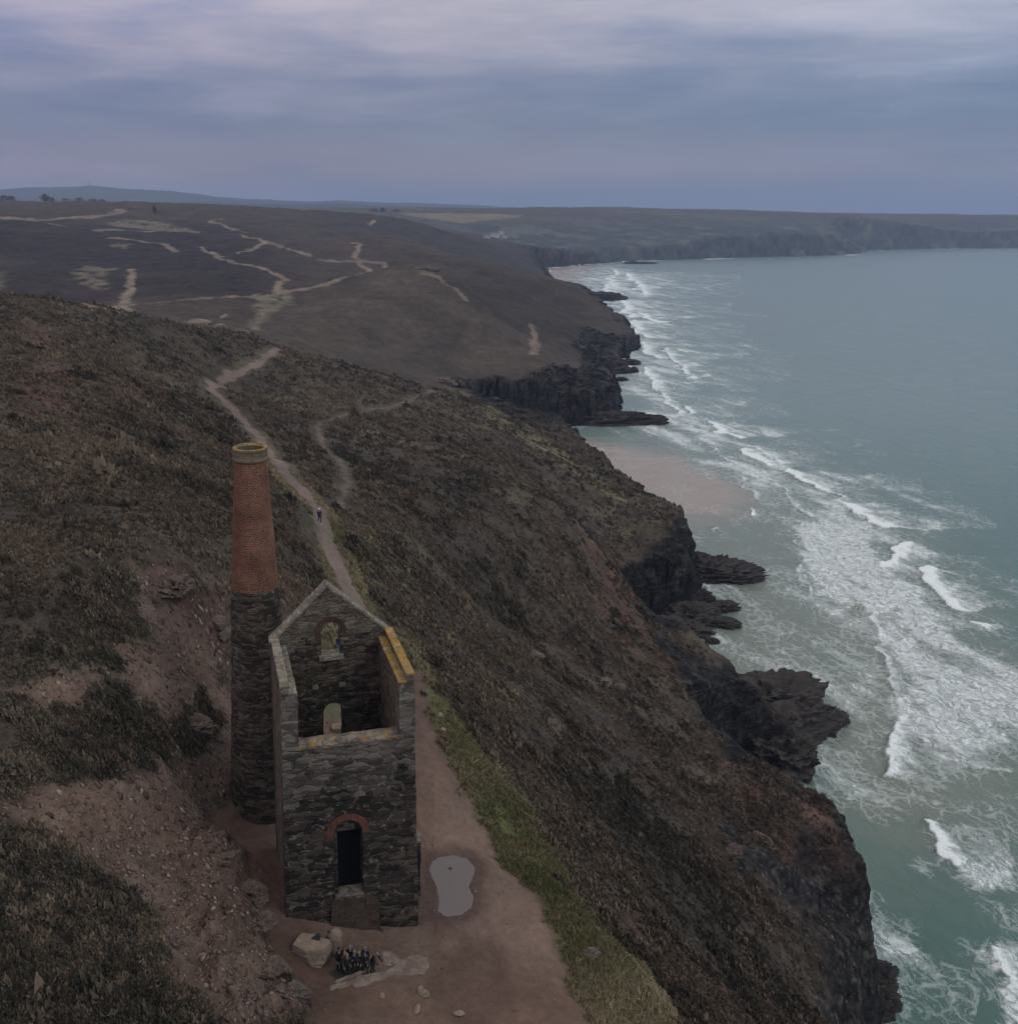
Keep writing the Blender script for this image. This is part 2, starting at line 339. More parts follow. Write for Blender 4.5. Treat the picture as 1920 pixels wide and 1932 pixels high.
def stone_mat(name, dark, mid, light, mortar, scale=1.0, lichen=0.0, lichen_col=(0.38, 0.20, 0.03), wet=0.0, bdist=0.05, mort=0.6):
    """irregular coursed rubble: long flat stones with pale pointing"""
    m, t, b = mat(name)
    ob = N(t, 'ShaderNodeTexCoord').outputs['Object']
    wv = N(t, 'ShaderNodeTexNoise', ins={'Vector': ob, 'Scale': 1.3, 'Detail': 3.0})
    vv = N(t, 'ShaderNodeVectorMath', operation='MULTIPLY_ADD', ins={0: wv.outputs['Color'], 1: (0.5, 0.5, 0.22), 2: ob})
    sc = N(t, 'ShaderNodeVectorMath', operation='MULTIPLY', ins={0: vv.outputs[0], 1: (1.35*scale, 1.35*scale, 3.5*scale)})
    ve = N(t, 'ShaderNodeTexVoronoi', feature='DISTANCE_TO_EDGE', ins={'Vector': sc.outputs[0], 'Scale': 1.0})
    vf = N(t, 'ShaderNodeTexVoronoi', feature='F1', ins={'Vector': sc.outputs[0], 'Scale': 1.0})
    tone = N(t, 'ShaderNodeSeparateColor', ins={0: vf.outputs['Color']}).outputs[0]
    big = noise(t, ob, 0.42, 4, 0.6); fine = noise(t, ob, 11.0, 4, 0.65); mm = noise(t, ob, 1.9, 4, 0.6)
    tn = M(t, 'ADD', M(t, 'MULTIPLY', tone, 0.36), M(t, 'ADD', M(t, 'MULTIPLY', fine, 0.34), M(t, 'MULTIPLY', big, 0.62)))
    c = RAMP(t, tn, [(0.30, dark), (0.58, mid), (0.92, light)])
    wz_ = N(t, 'ShaderNodeVectorMath', operation='MULTIPLY', ins={0: vv.outputs[0], 1: (0.9*scale, 0.9*scale, 7.5*scale)})
    streak = noise(t, wz_.outputs[0], 1.0, 5, 0.62, 0.4)
    jm = M(t, 'MULTIPLY', RAMP(t, ve.outputs['Distance'], [(0.02, 1.0), (0.10, 0.0)]), RAMP(t, mm, [(0.50, 0.0), (0.62, 1.0)]))
    c = MIX(t, 1.0, c, RAMP(t, streak, [(0.34, 0.55), (0.50, 1.0), (0.68, 1.3)]), 'MULTIPLY')
    dj = M(t, 'MULTIPLY', RAMP(t, ve.outputs['Distance'], [(0.015, 1.0), (0.08, 0.0)]), 0.55)
    c = MIX(t, dj, c, (dark[0]*0.5, dark[1]*0.5, dark[2]*0.5))
    c = MIX(t, M(t, 'MULTIPLY', jm, mort), c, mortar)
    if lichen > 0:
        ln = M(t, 'ADD', M(t, 'MULTIPLY', noise(t, ob, 1.7, 5, 0.65), .55), M(t, 'MULTIPLY', noise(t, ob, 9.0, 4, 0.75), .45))
        c = MIX(t, RAMP(t, ln, [(0.57-0.22*lichen, 0.0), (0.66-0.22*lichen, 1.0)]), c, MIX(t, fine, lichen_col, (lichen_col[0]*0.55, lichen_col[1]*0.6, lichen_col[2]*0.9)))
    t.links.new(c, b.inputs['Base Color'])
    b.inputs['Roughness'].default_value = 0.85; b.inputs['Specular IOR Level'].default_value = 0.2
    h = M(t, 'ADD', M(t, 'MULTIPLY', RAMP(t, ve.outputs['Distance'], [(0.0, 0.0), (0.13, 1.0)]), 0.4), M(t, 'ADD', M(t, 'MULTIPLY', fine, 0.55), M(t, 'MULTIPLY', streak, 1.1)))
    t.links.new(bump(t, h, bdist, 1.0), b.inputs['Normal'])
    return m
def brick_mat(name, c1, c2, mort, radial=False, bw=0.23, bh=0.085):
    m, t, b = mat(name)
    ob = N(t, 'ShaderNodeTexCoord').outputs['Object']
    vec = ob
    if radial:
        sp = N(t, 'ShaderNodeSeparateXYZ', ins={0: ob})
        an = M(t, 'MULTIPLY', M(t, 'ARCTAN2', sp.outputs[0], sp.outputs[1]), 1.35)
        vec = N(t, 'ShaderNodeCombineXYZ', ins={0: an, 1: sp.outputs[2], 2: 0.0}).outputs[0]
    br = N(t, 'ShaderNodeTexBrick', ins={'Vector': vec, 'Color1': c1+(1,), 'Color2': c2+(1,), 'Mortar': mort+(1,), 'Scale': 1.0, 'Mortar Size': 0.017, 'Mortar Smooth': 0.3, 'Bias': 0.0, 'Brick Width': bw, 'Row Height': bh})
    big = noise(t, ob, 0.55, 5, 0.65); f = noise(t, ob, 7.0, 4, 0.7)
    c = MIX(t, 1.0, br.outputs['Color'], RAMP(t, big, [(0.3, 0.6), (0.5, 1.0), (0.7, 1.35)]), 'MULTIPLY')
    c = MIX(t, 1.0, c, RAMP(t, f, [(0.3, 0.65), (0.7, 1.4)]), 'MULTIPLY')
    c = MIX(t, RAMP(t, noise(t, ob, 0.9, 5, 0.7), [(0.56, 0.0), (0.72, 0.7)]), c, (0.075, 0.062, 0.05))
    t.links.new(c, b.inputs['Base Color']); b.inputs['Roughness'].default_value = 0.88; b.inputs['Specular IOR Level'].default_value = 0.15
    h = M(t, 'ADD', M(t, 'MULTIPLY', br.outputs['Fac'], -0.8), M(t, 'MULTIPLY', f, 0.6))
    t.links.new(bump(t, h, 0.03, 1.0), b.inputs['Normal'])
    return m
def rock_mat(name, dark, light, scale=1.0, strata=True, lich=None):
    m, t, b = mat(name)
    g = N(t, 'ShaderNodeNewGeometry').outputs['Position']
    v = N(t, 'ShaderNodeVectorMath', operation='MULTIPLY', ins={0: g, 1: (scale, scale, scale*(2.6 if strata else 1.0))}).outputs[0]
    n1 = noise(t, v, 1.0, 8, 0.68, 0.8); n2 = noise(t, g, 7*scale, 5, 0.65)
    f = M(t, 'ADD', M(t, 'MULTIPLY', n1, 0.65), M(t, 'MULTIPLY', n2, 0.35))
    c = RAMP(t, f, [(0.32, dark), (0.70, light)])
    if lich: c = MIX(t, RAMP(t, noise(t, g, 1.6, 5, 0.7), [(0.55, 0.0), (0.66, 0.8)]), c, lich)
    t.links.new(c, b.inputs['Base Color']); b.inputs['Roughness'].default_value = 0.85; b.inputs['Specular IOR Level'].default_value = 0.2
    t.links.new(bump(t, f, 0.5/scale*0.4, 1.0), b.inputs['Normal'])
    return m
def sea_mat():
    m, t, b = mat('sea_water')
    g = N(t, 'ShaderNodeNewGeometry').outputs['Position']
    fo = attr(t, 'foam').outputs['Fac']; sa = attr(t, 'sand').outputs['Fac']; br = attr(t, 'breaker').outputs['Fac']; sh = attr(t, 'shallow').outputs['Fac']; fa = attr(t, 'far').outputs['Fac']
    wv = N(t, 'ShaderNodeTexNoise', ins={'Vector': g, 'Scale': 0.16, 'Detail': 5.0, 'Roughness': 0.6})
    wd = N(t, 'ShaderNodeVectorMath', operation='MULTIPLY_ADD', ins={0: wv.outputs['Color'], 1: (7.5, 7.5, 0), 2: g})
    rot = N(t, 'ShaderNodeVectorRotate', rotation_type='Z_AXIS', ins={'Vector': wd.outputs[0], 'Angle': R(-14)})
    st = N(t, 'ShaderNodeVectorMath', operation='MULTIPLY', ins={0: rot.outputs[0], 1: (0.95, 0.42, 0.0)})
    def lace(scale):
        return N(t, 'ShaderNodeTexVoronoi', feature='DISTANCE_TO_EDGE', voronoi_dimensions='2D', ins={'Vector': st.outputs[0], 'Scale': scale}).outputs['Distance']
    l1 = lace(0.42); l2 = lace(1.15)
    pn = noise(t, g, 0.055, 6, 0.66, 0.7); pf = noise(t, st.outputs[0], 1.5, 7, 0.74, 0.9); pg = noise(t, st.outputs[0], 0.35, 6, 0.70, 0.5)
    bs_ = N(t, 'ShaderNodeVectorMath', operation='MULTIPLY', ins={0: rot.outputs[0], 1: (0.075, 0.018, 0.0)})
    band = noise(t, bs_.outputs[0], 1.0, 4, 0.55, 0.8)
    on = RAMP(t, fo, [(0.0, 0.0), (0.12, 1.0)])
    dens = M(t, 'ADD', M(t, 'MULTIPLY', fo, 1.17), M(t, 'MULTIPLY', on, M(t, 'ADD', M(t, 'MULTIPLY', M(t, 'SUBTRACT', pn, 0.5), 1.7), M(t, 'MULTIPLY', M(t, 'SUBTRACT', band, 0.5), 2.2))), 0, True)
    w1 = M(t, 'SUBTRACT', M(t, 'MULTIPLY', dens, 0.26), l1); w2 = M(t, 'SUBTRACT', M(t, 'MULTIPLY', dens, 0.20), l2)
    a1 = M(t, 'MULTIPLY_ADD', w1, 8.0, 0.0, True); a2 = M(t, 'MULTIPLY_ADD', w2, 8.0, 0.0, True)
    a3 = M(t, 'MULTIPLY_ADD', M(t, 'SUBTRACT', M(t, 'ADD', M(t, 'MULTIPLY', dens, 0.60), M(t, 'ADD', M(t, 'MULTIPLY', pf, 0.6), M(t, 'MULTIPLY', pg, 0.4))), 0.90), 5.0, 0.0, True)
    la = M(t, 'MAXIMUM', M(t, 'MULTIPLY', a1, 0.42), M(t, 'MAXIMUM', M(t, 'MULTIPLY', a2, 0.46), a3))
    la = M(t, 'MULTIPLY', la, RAMP(t, pf, [(0.32, 0.2), (0.56, 1.0)]))
    bk = M(t, 'MULTIPLY_ADD', M(t, 'SUBTRACT', M(t, 'ADD', M(t, 'MULTIPLY', br, 1.0), M(t, 'ADD', M(t, 'MULTIPLY', pf, 0.8), M(t, 'MULTIPLY', pg, 0.9))), 1.22), 3.2, 0.0, True)
    F_ = M(t, 'MAXIMUM', M(t, 'MULTIPLY', la, 0.92), bk)
    fs = noise(t, g, 0.02, 5, 0.6)
    deep = MIX(t, fs, (0.052, 0.106, 0.096), (0.074, 0.128, 0.114))
    shal = MIX(t, fs, (0.115, 0.150, 0.130), (0.155, 0.162, 0.135))
    c = MIX(t, sh, deep, shal)
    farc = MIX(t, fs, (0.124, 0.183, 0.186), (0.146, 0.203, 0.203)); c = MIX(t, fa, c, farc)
    c = MIX(t, sa, c, MIX(t, pn, (0.32, 0.25, 0.22), (0.25, 0.215, 0.195)))
    c = MIX(t, F_, c, MIX(t, pf, (0.50, 0.55, 0.57), (0.80, 0.84, 0.86)))
    t.links.new(c, b.inputs['Base Color'])
    t.links.new(M(t, 'MULTIPLY_ADD', F_, 0.5, 0.22), b.inputs['Roughness'])
    b.inputs['Specular IOR Level'].default_value = 0.35; b.inputs['IOR'].default_value = 1.33
    sv = N(t, 'ShaderNodeVectorMath', operation='MULTIPLY', ins={0: rot.outputs[0], 1: (0.55, 0.16, 0.0)})
    wn = noise(t, sv.outputs[0], 0.8, 6, 0.6, 0.3); wb = noise(t, sv.outputs[0], 0.12, 4, 0.55)
    h = M(t, 'ADD', M(t, 'MULTIPLY', wn, 0.5), M(t, 'ADD', M(t, 'MULTIPLY', wb, 1.2), M(t, 'MULTIPLY', F_, 0.18)))
    t.links.new(bump(t, h, 0.9, 0.8), b.inputs['Normal'])
    return m
MG = ground_mat()

# ------------------------------------------------------------------ terrain sheet
lrs = [LR0 + 0.02]
while lrs[-1] < math.log(4900):
    r = math.exp(lrs[-1])
    lrs.append(lrs[-1] + (0.006 if r < 36 else 0.0030 if r < 125 else 0.0026 if r < 330 else 0.0032 if r < 1100 else 0.0048))
lrs = np.array(lrs)
ths = np.concatenate([np.linspace(R(-39.5), R(-32), 70, endpoint=False), np.linspace(R(-32), R(34), 920, endpoint=False), np.linspace(R(34), R(45.5), 60)])
na, nr = len(ths), len(lrs)
T, L = np.meshgrid(ths, lrs, indexing='ij')
Rr = np.exp(L); X = np.sin(T)*Rr; Y = np.cos(T)*Rr
Z = np.empty(X.shape); CL = np.empty(X.shape); SD = np.empty(X.shape)
for i in range(0, na, 60):
    Z[i:i+60], CL[i:i+60], SD[i:i+60] = land(X[i:i+60], Y[i:i+60], True)

# zones drawn on the ground (survey rays meeting the land), kept in the (bearing, ln range) chart
def zone(poly, soft=0.012, warp=0.02, wseed=50, wscale=26.0):
    p = hits_tl(poly)
    Tw = T + warp*fbm2(T*wscale, L*wscale, 4, wseed); Lw = L + warp*fbm2(T*wscale+33, L*wscale, 4, wseed+5)
    lo_t, hi_t = min(a for a, _ in p)-.1, max(a for a, _ in p)+.1; lo_l, hi_l = min(b for _, b in p)-.1, max(b for _, b in p)+.1
    m = (T > lo_t) & (T < hi_t) & (L > lo_l) & (L < hi_l)
    r = np.zeros(T.shape, np.float32)
    d = seg_dist(p, Tw[m], Lw[m], closed=True); ins = inside(p, Tw[m], Lw[m])
    r[m] = sstep(-soft, soft, np.where(ins, d, -d))
    return r
def trail(lines, width, soft=0.5, warp=0.006):
    """width in metres"""
    r = np.zeros(T.shape, np.float32)
    for ln in lines:
        p = hits_tl(ln)
        lo_t, hi_t = min(a for a, _ in p)-.06, max(a for a, _ in p)+.06; lo_l, hi_l = min(b for _, b in p)-.06, max(b for _, b in p)+.06
        m = (T > lo_t) & (T < hi_t) & (L > lo_l) & (L < hi_l)
        if not m.any(): continue
        Tw = T[m] + warp*fbm2(T[m]*60, L[m]*60, 3, 77); Lw = L[m] + warp*fbm2(T[m]*60+3, L[m]*60, 3, 78)
        d = seg_dist(p, Tw, Lw)*Rr[m]
        r[m] = np.maximum(r[m], 1 - sstep(width*(1-soft)*.5, width*(1+soft)*.5, d))
    return r
Z_dirt = zone([(392,1512),(425,1500),(455,1500),(500,1390),(600,1300),(700,1270),(785,1262),(802,1340),(826,1395),(850,1450),(893,1525),(942,1640),(1000,1690),(1026,1740),(1066,1830),(1112,1960),(585,1960),(578,1900),(515,1815),(478,1730),(462,1650),(420,1575)], 0.010, 0.016)
Z_grass = zone([(765,1200),(800,1215),(815,1290),(850,1330),(900,1385),(930,1440),(985,1510),(1030,1590),(1090,1690),(1150,1765),(1215,1815),(1300,1960),(1112,1960),(1066,1830),(1026,1740),(1000,1690),(942,1640),(893,1525),(850,1450),(815,1370),(790,1290)], 0.028, 0.035, 60)
Z_scree = zone([(270,1085),(330,1085),(435,1150),(440,1500),(392,1515),(420,1575),(462,1650),(478,1730),(515,1815),(578,1900),(585,1960),(400,1960),(330,1840),(300,1720),(240,1660),(170,1600),(60,1540),(-40,1545),(-40,1290),(190,1290),(290,1190)], 0.016, 0.03, 70)
Z_bush = zone([(-40,1310),(150,1310),(290,1325),(420,1345),(430,1400),(330,1420),(300,1445),(170,1455),(60,1490),(-40,1485)], 0.012, 0.03, 80)
Z_bush2 = zone([(-40,1565),(120,1575),(230,1670),(320,1830),(400,1970),(-40,1970)], 0.02, 0.05, 82)
Z_red = np.maximum(zone([(1150,1045),(1200,1080),(1240,1190),(1290,1290),(1230,1270),(1150,1180),(1090,1120)], 0.03, 0.05, 90),
        np.maximum(zone([(1340,1440),(1500,1490),(1600,1620),(1625,1700),(1560,1700),(1480,1620),(1390,1540)], 0.02, 0.05, 91), zone([(1200,1800),(1320,1780),(1500,1932),(1560,1960),(1250,1960)], 0.03, 0.07, 92)))
Z_red = np.maximum(Z_red, 0.8*zone([(0,590),(120,640),(300,720),(330,800),(200,880),(0,760)], 0.05, 0.08, 93))
Z_red = np.maximum(Z_red, 0.7*zone([(520,1080),(640,1100),(690,1180),(560,1190)], 0.03, 0.05, 94))
Z_pale = np.maximum(zone([(700,1000),(740,1010),(760,1090),(740,1150),(690,1110),(668,1050)], 0.02, 0.04, 95), zone([(835,725),(890,745),(960,790),(1060,850),(1150,920),(1265,980),(1180,950),(1060,880),(930,790)], 0.006, 0.01, 96))
Z_bare = np.maximum.reduce([zone([(485,557),(520,549),(555,552),(540,577),(515,594),(480,617),(450,632),(462,615),(492,592)], 0.006, 0.012, 100), 0.75*zone([(130,517),(150,507),(190,500),(200,517),(210,542),(180,546),(155,530)], 0.006, 0.03, 101),
        0.9*zone([(195,424),(240,416),(300,419),(350,432),(380,437),(280,434)], 0.004, 0.01, 102), 0.9*zone([(210,461),(225,457),(247,461),(240,470),(220,468)], 0.004, 0.01, 103), 0.6*zone([(760,508),(800,506),(822,524),(790,520)], 0.004, 0.01, 104), 0.5*zone([(-10,520),(20,512),(10,540),(-10,545)], 0.004, 0.02, 105)])
T_main = trail([[(675,1160),(655,1105),(632,1050),(612,1000),(598,955),(560,915),(528,880),(505,850),(480,815),(455,790),(430,760),(398,735),(420,715),(450,700),(490,682),(512,668),(522,657)]], 2.5, 0.35)
T_main = np.maximum(T_main, trail([[(705,1230),(690,1190),(675,1160)]], 3.6, .35))
T_thin = trail([[(815,735),(775,752),(720,770),(650,782),(605,795),(598,815),(615,845),(645,875),(655,905),(648,930),(640,955)]], 1.15, 0.5)
T_thin = np.maximum(T_thin, 0.55*trail([[(2,800),(110,850),(200,915),(290,985),(330,1040),(390,1085)]], 1.5, 0.6))
T_far = trail([[(0,411),(50,413),(105,423),(195,432),(280,436),(380,437)],[(75,414),(150,409),(215,404),(227,396)]], 15, .6)
T_far = np.maximum(T_far, trail([[(395,415),(422,412)],[(400,418),(430,427),(457,438)],[(440,443),(480,448),(500,456),(525,466)],[(500,456),(480,470),(445,476)],[(215,450),(280,456),(310,460),(332,475)],[(375,467),(405,482),(430,492),(465,500),(510,512),(535,527),(522,549)],
   [(670,457),(682,462),(675,477),(672,492),(697,507),(695,515),(650,525),(610,538),(565,547),(522,551)],[(672,492),(635,493),(600,490)],[(672,492),(720,497),(725,502)],[(540,469),(585,482)],[(215,585),(240,557),(247,537),(245,507)],[(705,415),(700,425)]], 6.5, .6))
T_far = np.maximum(T_far, 0.8*trail([[(165,582),(215,577),(300,572),(410,562),(490,554)],[(1003,615),(1010,640),(1005,670)],[(820,520),(850,540),(880,565)]], 4, .5))
Z_field = zone([(740,401),(830,402),(985,405),(960,412),(860,419),(800,412)], 0.003, 0.004, 110)

W_main = np.maximum(T_main, trail([[(700,1230),(675,1160),(655,1105),(632,1050),(612,1000),(598,955),(560,915),(528,880),(505,850),(480,815),(455,790),(430,760),(398,735),(420,715),(450,700),(490,682),(512,668),(522,657)]], 6.0, .5))
W_thin = trail([[(815,735),(775,752),(720,770),(650,782),(605,795),(598,815),(615,845),(645,875),(655,905),(648,930),(640,955)]], 3.6, .5)
# puddle bed: flat
PUD = [(805,1640),(812,1625),(825,1616),(855,1611),(885,1619),(901,1638),(896,1658),(888,1674),(898,1692),(894,1714),(872,1730),(842,1733),(820,1726),(824,1702),(820,1676),(811,1656)]
PUDZ = float(hit(850, 1672)[2]) - 0.02
pudxy = [at_z(u, v, PUDZ)[:2] for u, v in PUD]
near = (Rr < 120)
# fine relief
slope_dx = np.gradient(Z, axis=0)/(np.gradient(X, axis=0)**2+np.gradient(Y, axis=0)**2)**.5
slope_dr = np.gradient(Z, axis=1)/(np.gradient(Rr, axis=1))
SL = np.hypot(slope_dx, slope_dr)
crag = fbm2(X/6, Y/6, 4, 120)
rockm = sstep(-0.5, 1.6, CL + 1.6*crag)*sstep(0.7, 1.25, SL + .3*crag)
rockm = np.maximum(rockm, sstep(3.2, 1.6, Z + 0.8*crag))          # wave-washed foot of the land
Z_crag = zone([(1470,1545),(1590,1632),(1638,1700),(1660,1940),(1570,1960),(1520,1860),(1455,1720),(1400,1600)], 0.02, 0.05, 240)
Z_crag2 = zone([(1360,1560),(1440,1570),(1500,1680),(1520,1800),(1450,1760),(1390,1660)], 0.02, 0.06, 242)
rockm = np.maximum(rockm, Z_crag*sstep(-.25, .25, fbm2(X/6, Y/6, 4, 244) + .012*(20-Z)))
Z_cliff = np.maximum.reduce([zone([(1236,1192),(1300,1232),(1350,1266),(1416,1288),(1440,1330),(1405,1445),(1368,1432),(1332,1368),(1292,1296),(1256,1244)], 0.006, 0.014, 280),
    zone([(1192,1078),(1225,1040),(1262,1015),(1328,1028),(1322,1150),(1312,1192),(1240,1195),(1214,1140)], 0.006, 0.014, 281),
    zone([(886,738),(1000,702),(1120,690),(1152,708),(1168,776),(1050,802),(960,792)], 0.006, 0.012, 282), zone([(1095,610),(1150,635),(1192,664),(1150,700),(1110,690),(1085,650)], 0.006, 0.02, 283),
    zone([(1545,1660),(1600,1660),(1640,1705),(1665,1960),(1590,1960),(1560,1850),(1530,1740)], 0.012, 0.03, 284)])
rockm = np.maximum(rockm, Z_cliff)
rockm = np.maximum(rockm, Z_crag2*sstep(.18, .45, fbm2(X/4, Y/4, 4, 246)))
bare = np.clip(Z_dirt + Z_scree*(1-Z_bush) + T_main + T_thin, 0, 1)
heath = (1-bare)*(1-rockm)
hum = fbm2(X/1.7, Y/1.7, 3, 130); hum2 = fbm2(X/6.5, Y/6.5, 4, 133)
relief = heath*(0.20*hum*(Rr < 420) + 0.45*hum2*np.clip(Rr/120, .5, 2.2) + 1.6*fbm2(X/16, Y/16, 4, 136)*sstep(400, 700, Rr))*(1-0.75*Z_grass)*(1-W_main)*(1-W_thin)
scr = Z_scree*(1-Z_bush)
relief += scr*(0.28*fbm2(X/1.1, Y/1.1, 4, 140) + 0.6*np.abs(fbm2(X/4.2, Y/4.2, 4, 143)) - 0.15)
relief += Z_dirt*(0.07*fbm2(X/2.5, Y/2.5, 3, 146)) - 0.12*T_main - 0.1*T_thin
relief += rockm*sstep(-2, 1, Z)*(1.5*fbm2(X/4.5, Y/4.5, 5, 150, .55))*np.clip(Rr/200, .45, 3)
# excavated bank at the left edge of the bench
bank = zone([(420,1575),(462,1650),(478,1730),(515,1815),(578,1900),(585,1960),(430,1990),(430,1900),(395,1800),(370,1700),(340,1620)], 0.012, 0.02, 155)
relief += bank*(0.9 + 1.1*np.abs(fbm2(X/2.2, Y/2.2, 5, 156, .6)) + .5*fbm2(X/.7, Y/.7, 3, 158))
pd = seg_dist([tuple(p) for p in pudxy], X[near], Y[near], closed=True); pin = inside([tuple(p) for p in pudxy], X[near], Y[near])
k = 1-sstep(0.0, 2.2, np.where(pin, 0, pd)); Zn = Z[near] + relief[near]
Zn = Zn*(1-k) + k*(PUDZ + 0.03 + np.where(pin, -0.12*sstep(0, .5, pd), 0.10*sstep(0, 1.5, pd)))
Z2 = Z + relief; Z2[near] = Zn
# crags on the cliffs: push the rock sideways as well
oct_ = np.clip(Rr/180, .6, 3.0)*rockm*sstep(-1, 2, Z2)
qx, qy, qz = X/5, Y/5, Z2/3.2
X2 = X + 2.6*oct_*fbm3(qx, qy, qz, 5, 160, .6); Y2 = Y + 2.6*oct_*fbm3(qx+40, qy, qz, 5, 165, .6)
def at_ground(x, y):
    """height of the finished sheet"""
    a, b = tl(np.asarray(x, float), np.asarray(y, float))
    i = np.clip(np.searchsorted(ths, a)-1, 0, na-2); j = np.clip(np.searchsorted(lrs, b)-1, 0, nr-2)
    fa = np.clip((a-ths[i])/(ths[i+1]-ths[i]), 0, 1); fb = np.clip((b-lrs[j])/(lrs[j+1]-lrs[j]), 0, 1)
    return (Z2[i, j]*(1-fa)+Z2[i+1, j]*fa)*(1-fb) + (Z2[i, j+1]*(1-fa)+Z2[i+1, j+1]*fa)*fb
def look(arr, x, y):
    a, b = tl(np.asarray(x, float), np.asarray(y, float))
    i = np.clip(np.searchsorted(ths, a), 0, na-1); j = np.clip(np.searchsorted(lrs, b), 0, nr-1)
    return arr[i, j]
def gpt(u, v):
    p = hit(u, v); return Vector((p[0], p[1], float(at_ground(p[0], p[1]))))

# colours of the ground cover, plus painted shading on the middle hill
def mixc(c, m, col):
    m = np.clip(m, 0, 1)[..., None]; return c*(1-m) + np.array(col, np.float32)*m
n_a = fbm2(X/11, Y/11, 4, 200); n_b = fbm2(X/3.2, Y/3.2, 3, 205); n_c = fbm2(X/60, Y/60, 4, 210); n_d = fbm2(X/180, Y/120, 4, 214)
dz_ = sstep(1900, 2100, Rr)
col = np.zeros(X.shape+(3,), np.float32) + np.array((0.066, 0.052, 0.042), np.float32)
col = mixc(col, sstep(0.0, 0.45, n_a)*0.7, (0.088, 0.074, 0.050))
col = mixc(col, sstep(0.05, 0.5, n_b)*0.6, (0.034, 0.030, 0.027))
col = mixc(col, sstep(-0.05, -0.45, n_a)*0.6, (0.050, 0.036, 0.032))
col = mixc(col, sstep(0.0, 0.4, n_c)*0.5, (0.045, 0.040, 0.034))
farm = sstep(380, 600, Rr)
col = mixc(col, farm*0.7, (0.050, 0.038, 0.034))
hillB = sstep(430, 500, Rr)*(1-sstep(950, 1050, Rr))*sstep(R(-13.5), R(-7.5), T)
hb_lit = zone([(455,645),(520,590),(580,550),(690,520),(790,506),(850,560),(1000,640),(1100,695),(1000,705),(900,735),(820,738),(700,700),(560,665)], 0.05, 0.06, 260)*sstep(400, 430, Rr)
col = mixc(col, hillB*0.6, (0.044, 0.036, 0.032))  # hill around the front face painted darker, as if shaded
col = mixc(col, hb_lit*0.7, (0.074, 0.059, 0.047)); col = mixc(col, hb_lit*sstep(-.1, .4, n_c)*.7, (0.050, 0.040, 0.034))  # front face of the hill painted lighter, as if better lit

burnt = sstep(560, 640, Rr)*(1-sstep(1250, 1500, Rr))*(1-sstep(R(-10.5), R(-5.5), T))*sstep(-0.6, 0.15, n_d+.12)
col = mixc(col, burnt*0.9, (0.021, 0.017, 0.019))
spur_shade = zone([(800,512),(840,545),(880,575),(1000,632),(1090,640),(1130,600),(1080,560),(1030,528),(900,500)], 0.015, 0.03, 230)*(1-sstep(1000, 1100, Rr))
col = mixc(col, spur_shade*0.85, (0.036, 0.029, 0.026))  # side of the spur turned from the light, shade painted into the colour
Cslope = sstep(1150, 1300, Rr)*(1-dz_)*sstep(R(-9), R(-2), T)
col = mixc(col, Cslope*0.8, (0.034, 0.030, 0.030))
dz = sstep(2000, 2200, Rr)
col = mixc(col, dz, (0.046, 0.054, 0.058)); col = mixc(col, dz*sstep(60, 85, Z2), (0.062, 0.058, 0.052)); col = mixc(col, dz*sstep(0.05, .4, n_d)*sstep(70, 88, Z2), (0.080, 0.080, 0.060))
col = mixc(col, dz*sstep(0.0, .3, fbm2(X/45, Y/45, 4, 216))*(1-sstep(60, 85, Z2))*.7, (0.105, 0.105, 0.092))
col = mixc(col, Z_field, (0.150, 0.132, 0.085))
col = mixc(col, Z_red*sstep(-0.35, 0.15, n_b+.4*n_a)*0.85, (0.105, 0.055, 0.042))
col = mixc(col, Z_pale*0.8*sstep(-.4, .2, n_b), (0.135, 0.125, 0.065))
scrub = zone([(900,1330),(1050,1380),(1180,1450),(1290,1560),(1400,1700),(1500,1900),(1400,1930),(1250,1720),(1120,1560),(980,1430)], 0.03, 0.06, 250)
col = mixc(col, scrub*0.6*sstep(-.3, .2, n_a), (0.030, 0.027, 0.022))
gr = Z_grass*(1-Z_dirt)
col = mixc(col, gr*0.95, (0.118, 0.110, 0.052)); col = mixc(col, gr*sstep(-0.05, 0.4, n_a+.3*n_b)*0.9, (0.090, 0.100, 0.038)); col = mixc(col, gr*sstep(0.05, 0.4, -n_a)*0.8, (0.135, 0.105, 0.075))
col = mixc(col, scr, (0.112, 0.075, 0.060)); col = mixc(col, scr*sstep(0.0, 0.5, n_b)*0.7, (0.160, 0.115, 0.095)); col = mixc(col, scr*sstep(0.05, 0.4, -n_a)*0.8, (0.052, 0.032, 0.027))
col = mixc(col, Z_dirt, (0.122, 0.078, 0.062)); col = mixc(col, Z_dirt*sstep(-0.1, 0.4, n_a)*0.7, (0.170, 0.118, 0.098)); col = mixc(col, Z_dirt*sstep(0.05, .35, fbm2(X/4, Y/8, 4, 225))*0.6, (0.085, 0.054, 0.044)); 
wetd = zone([(392,1512),(455,1495),(520,1530),(540,1760),(700,1800),(640,1932),(580,1932),(515,1815),(462,1650),(420,1575)], 0.03, 0.03, 180)
col = mixc(col, Z_dirt*wetd*0.75, (0.082, 0.050, 0.040))
rimm = np.zeros(T.shape, np.float32); rimm[near] = sstep(1.6, .2, np.where(pin, 0, pd) - .5*fbm2(X[near], Y[near], 3, 335)); col = mixc(col, rimm*.7, (0.072, 0.047, 0.040))
col = mixc(col, T_main, (0.150, 0.112, 0.096)); col = mixc(col, T_thin*0.8, (0.125, 0.098, 0.078))
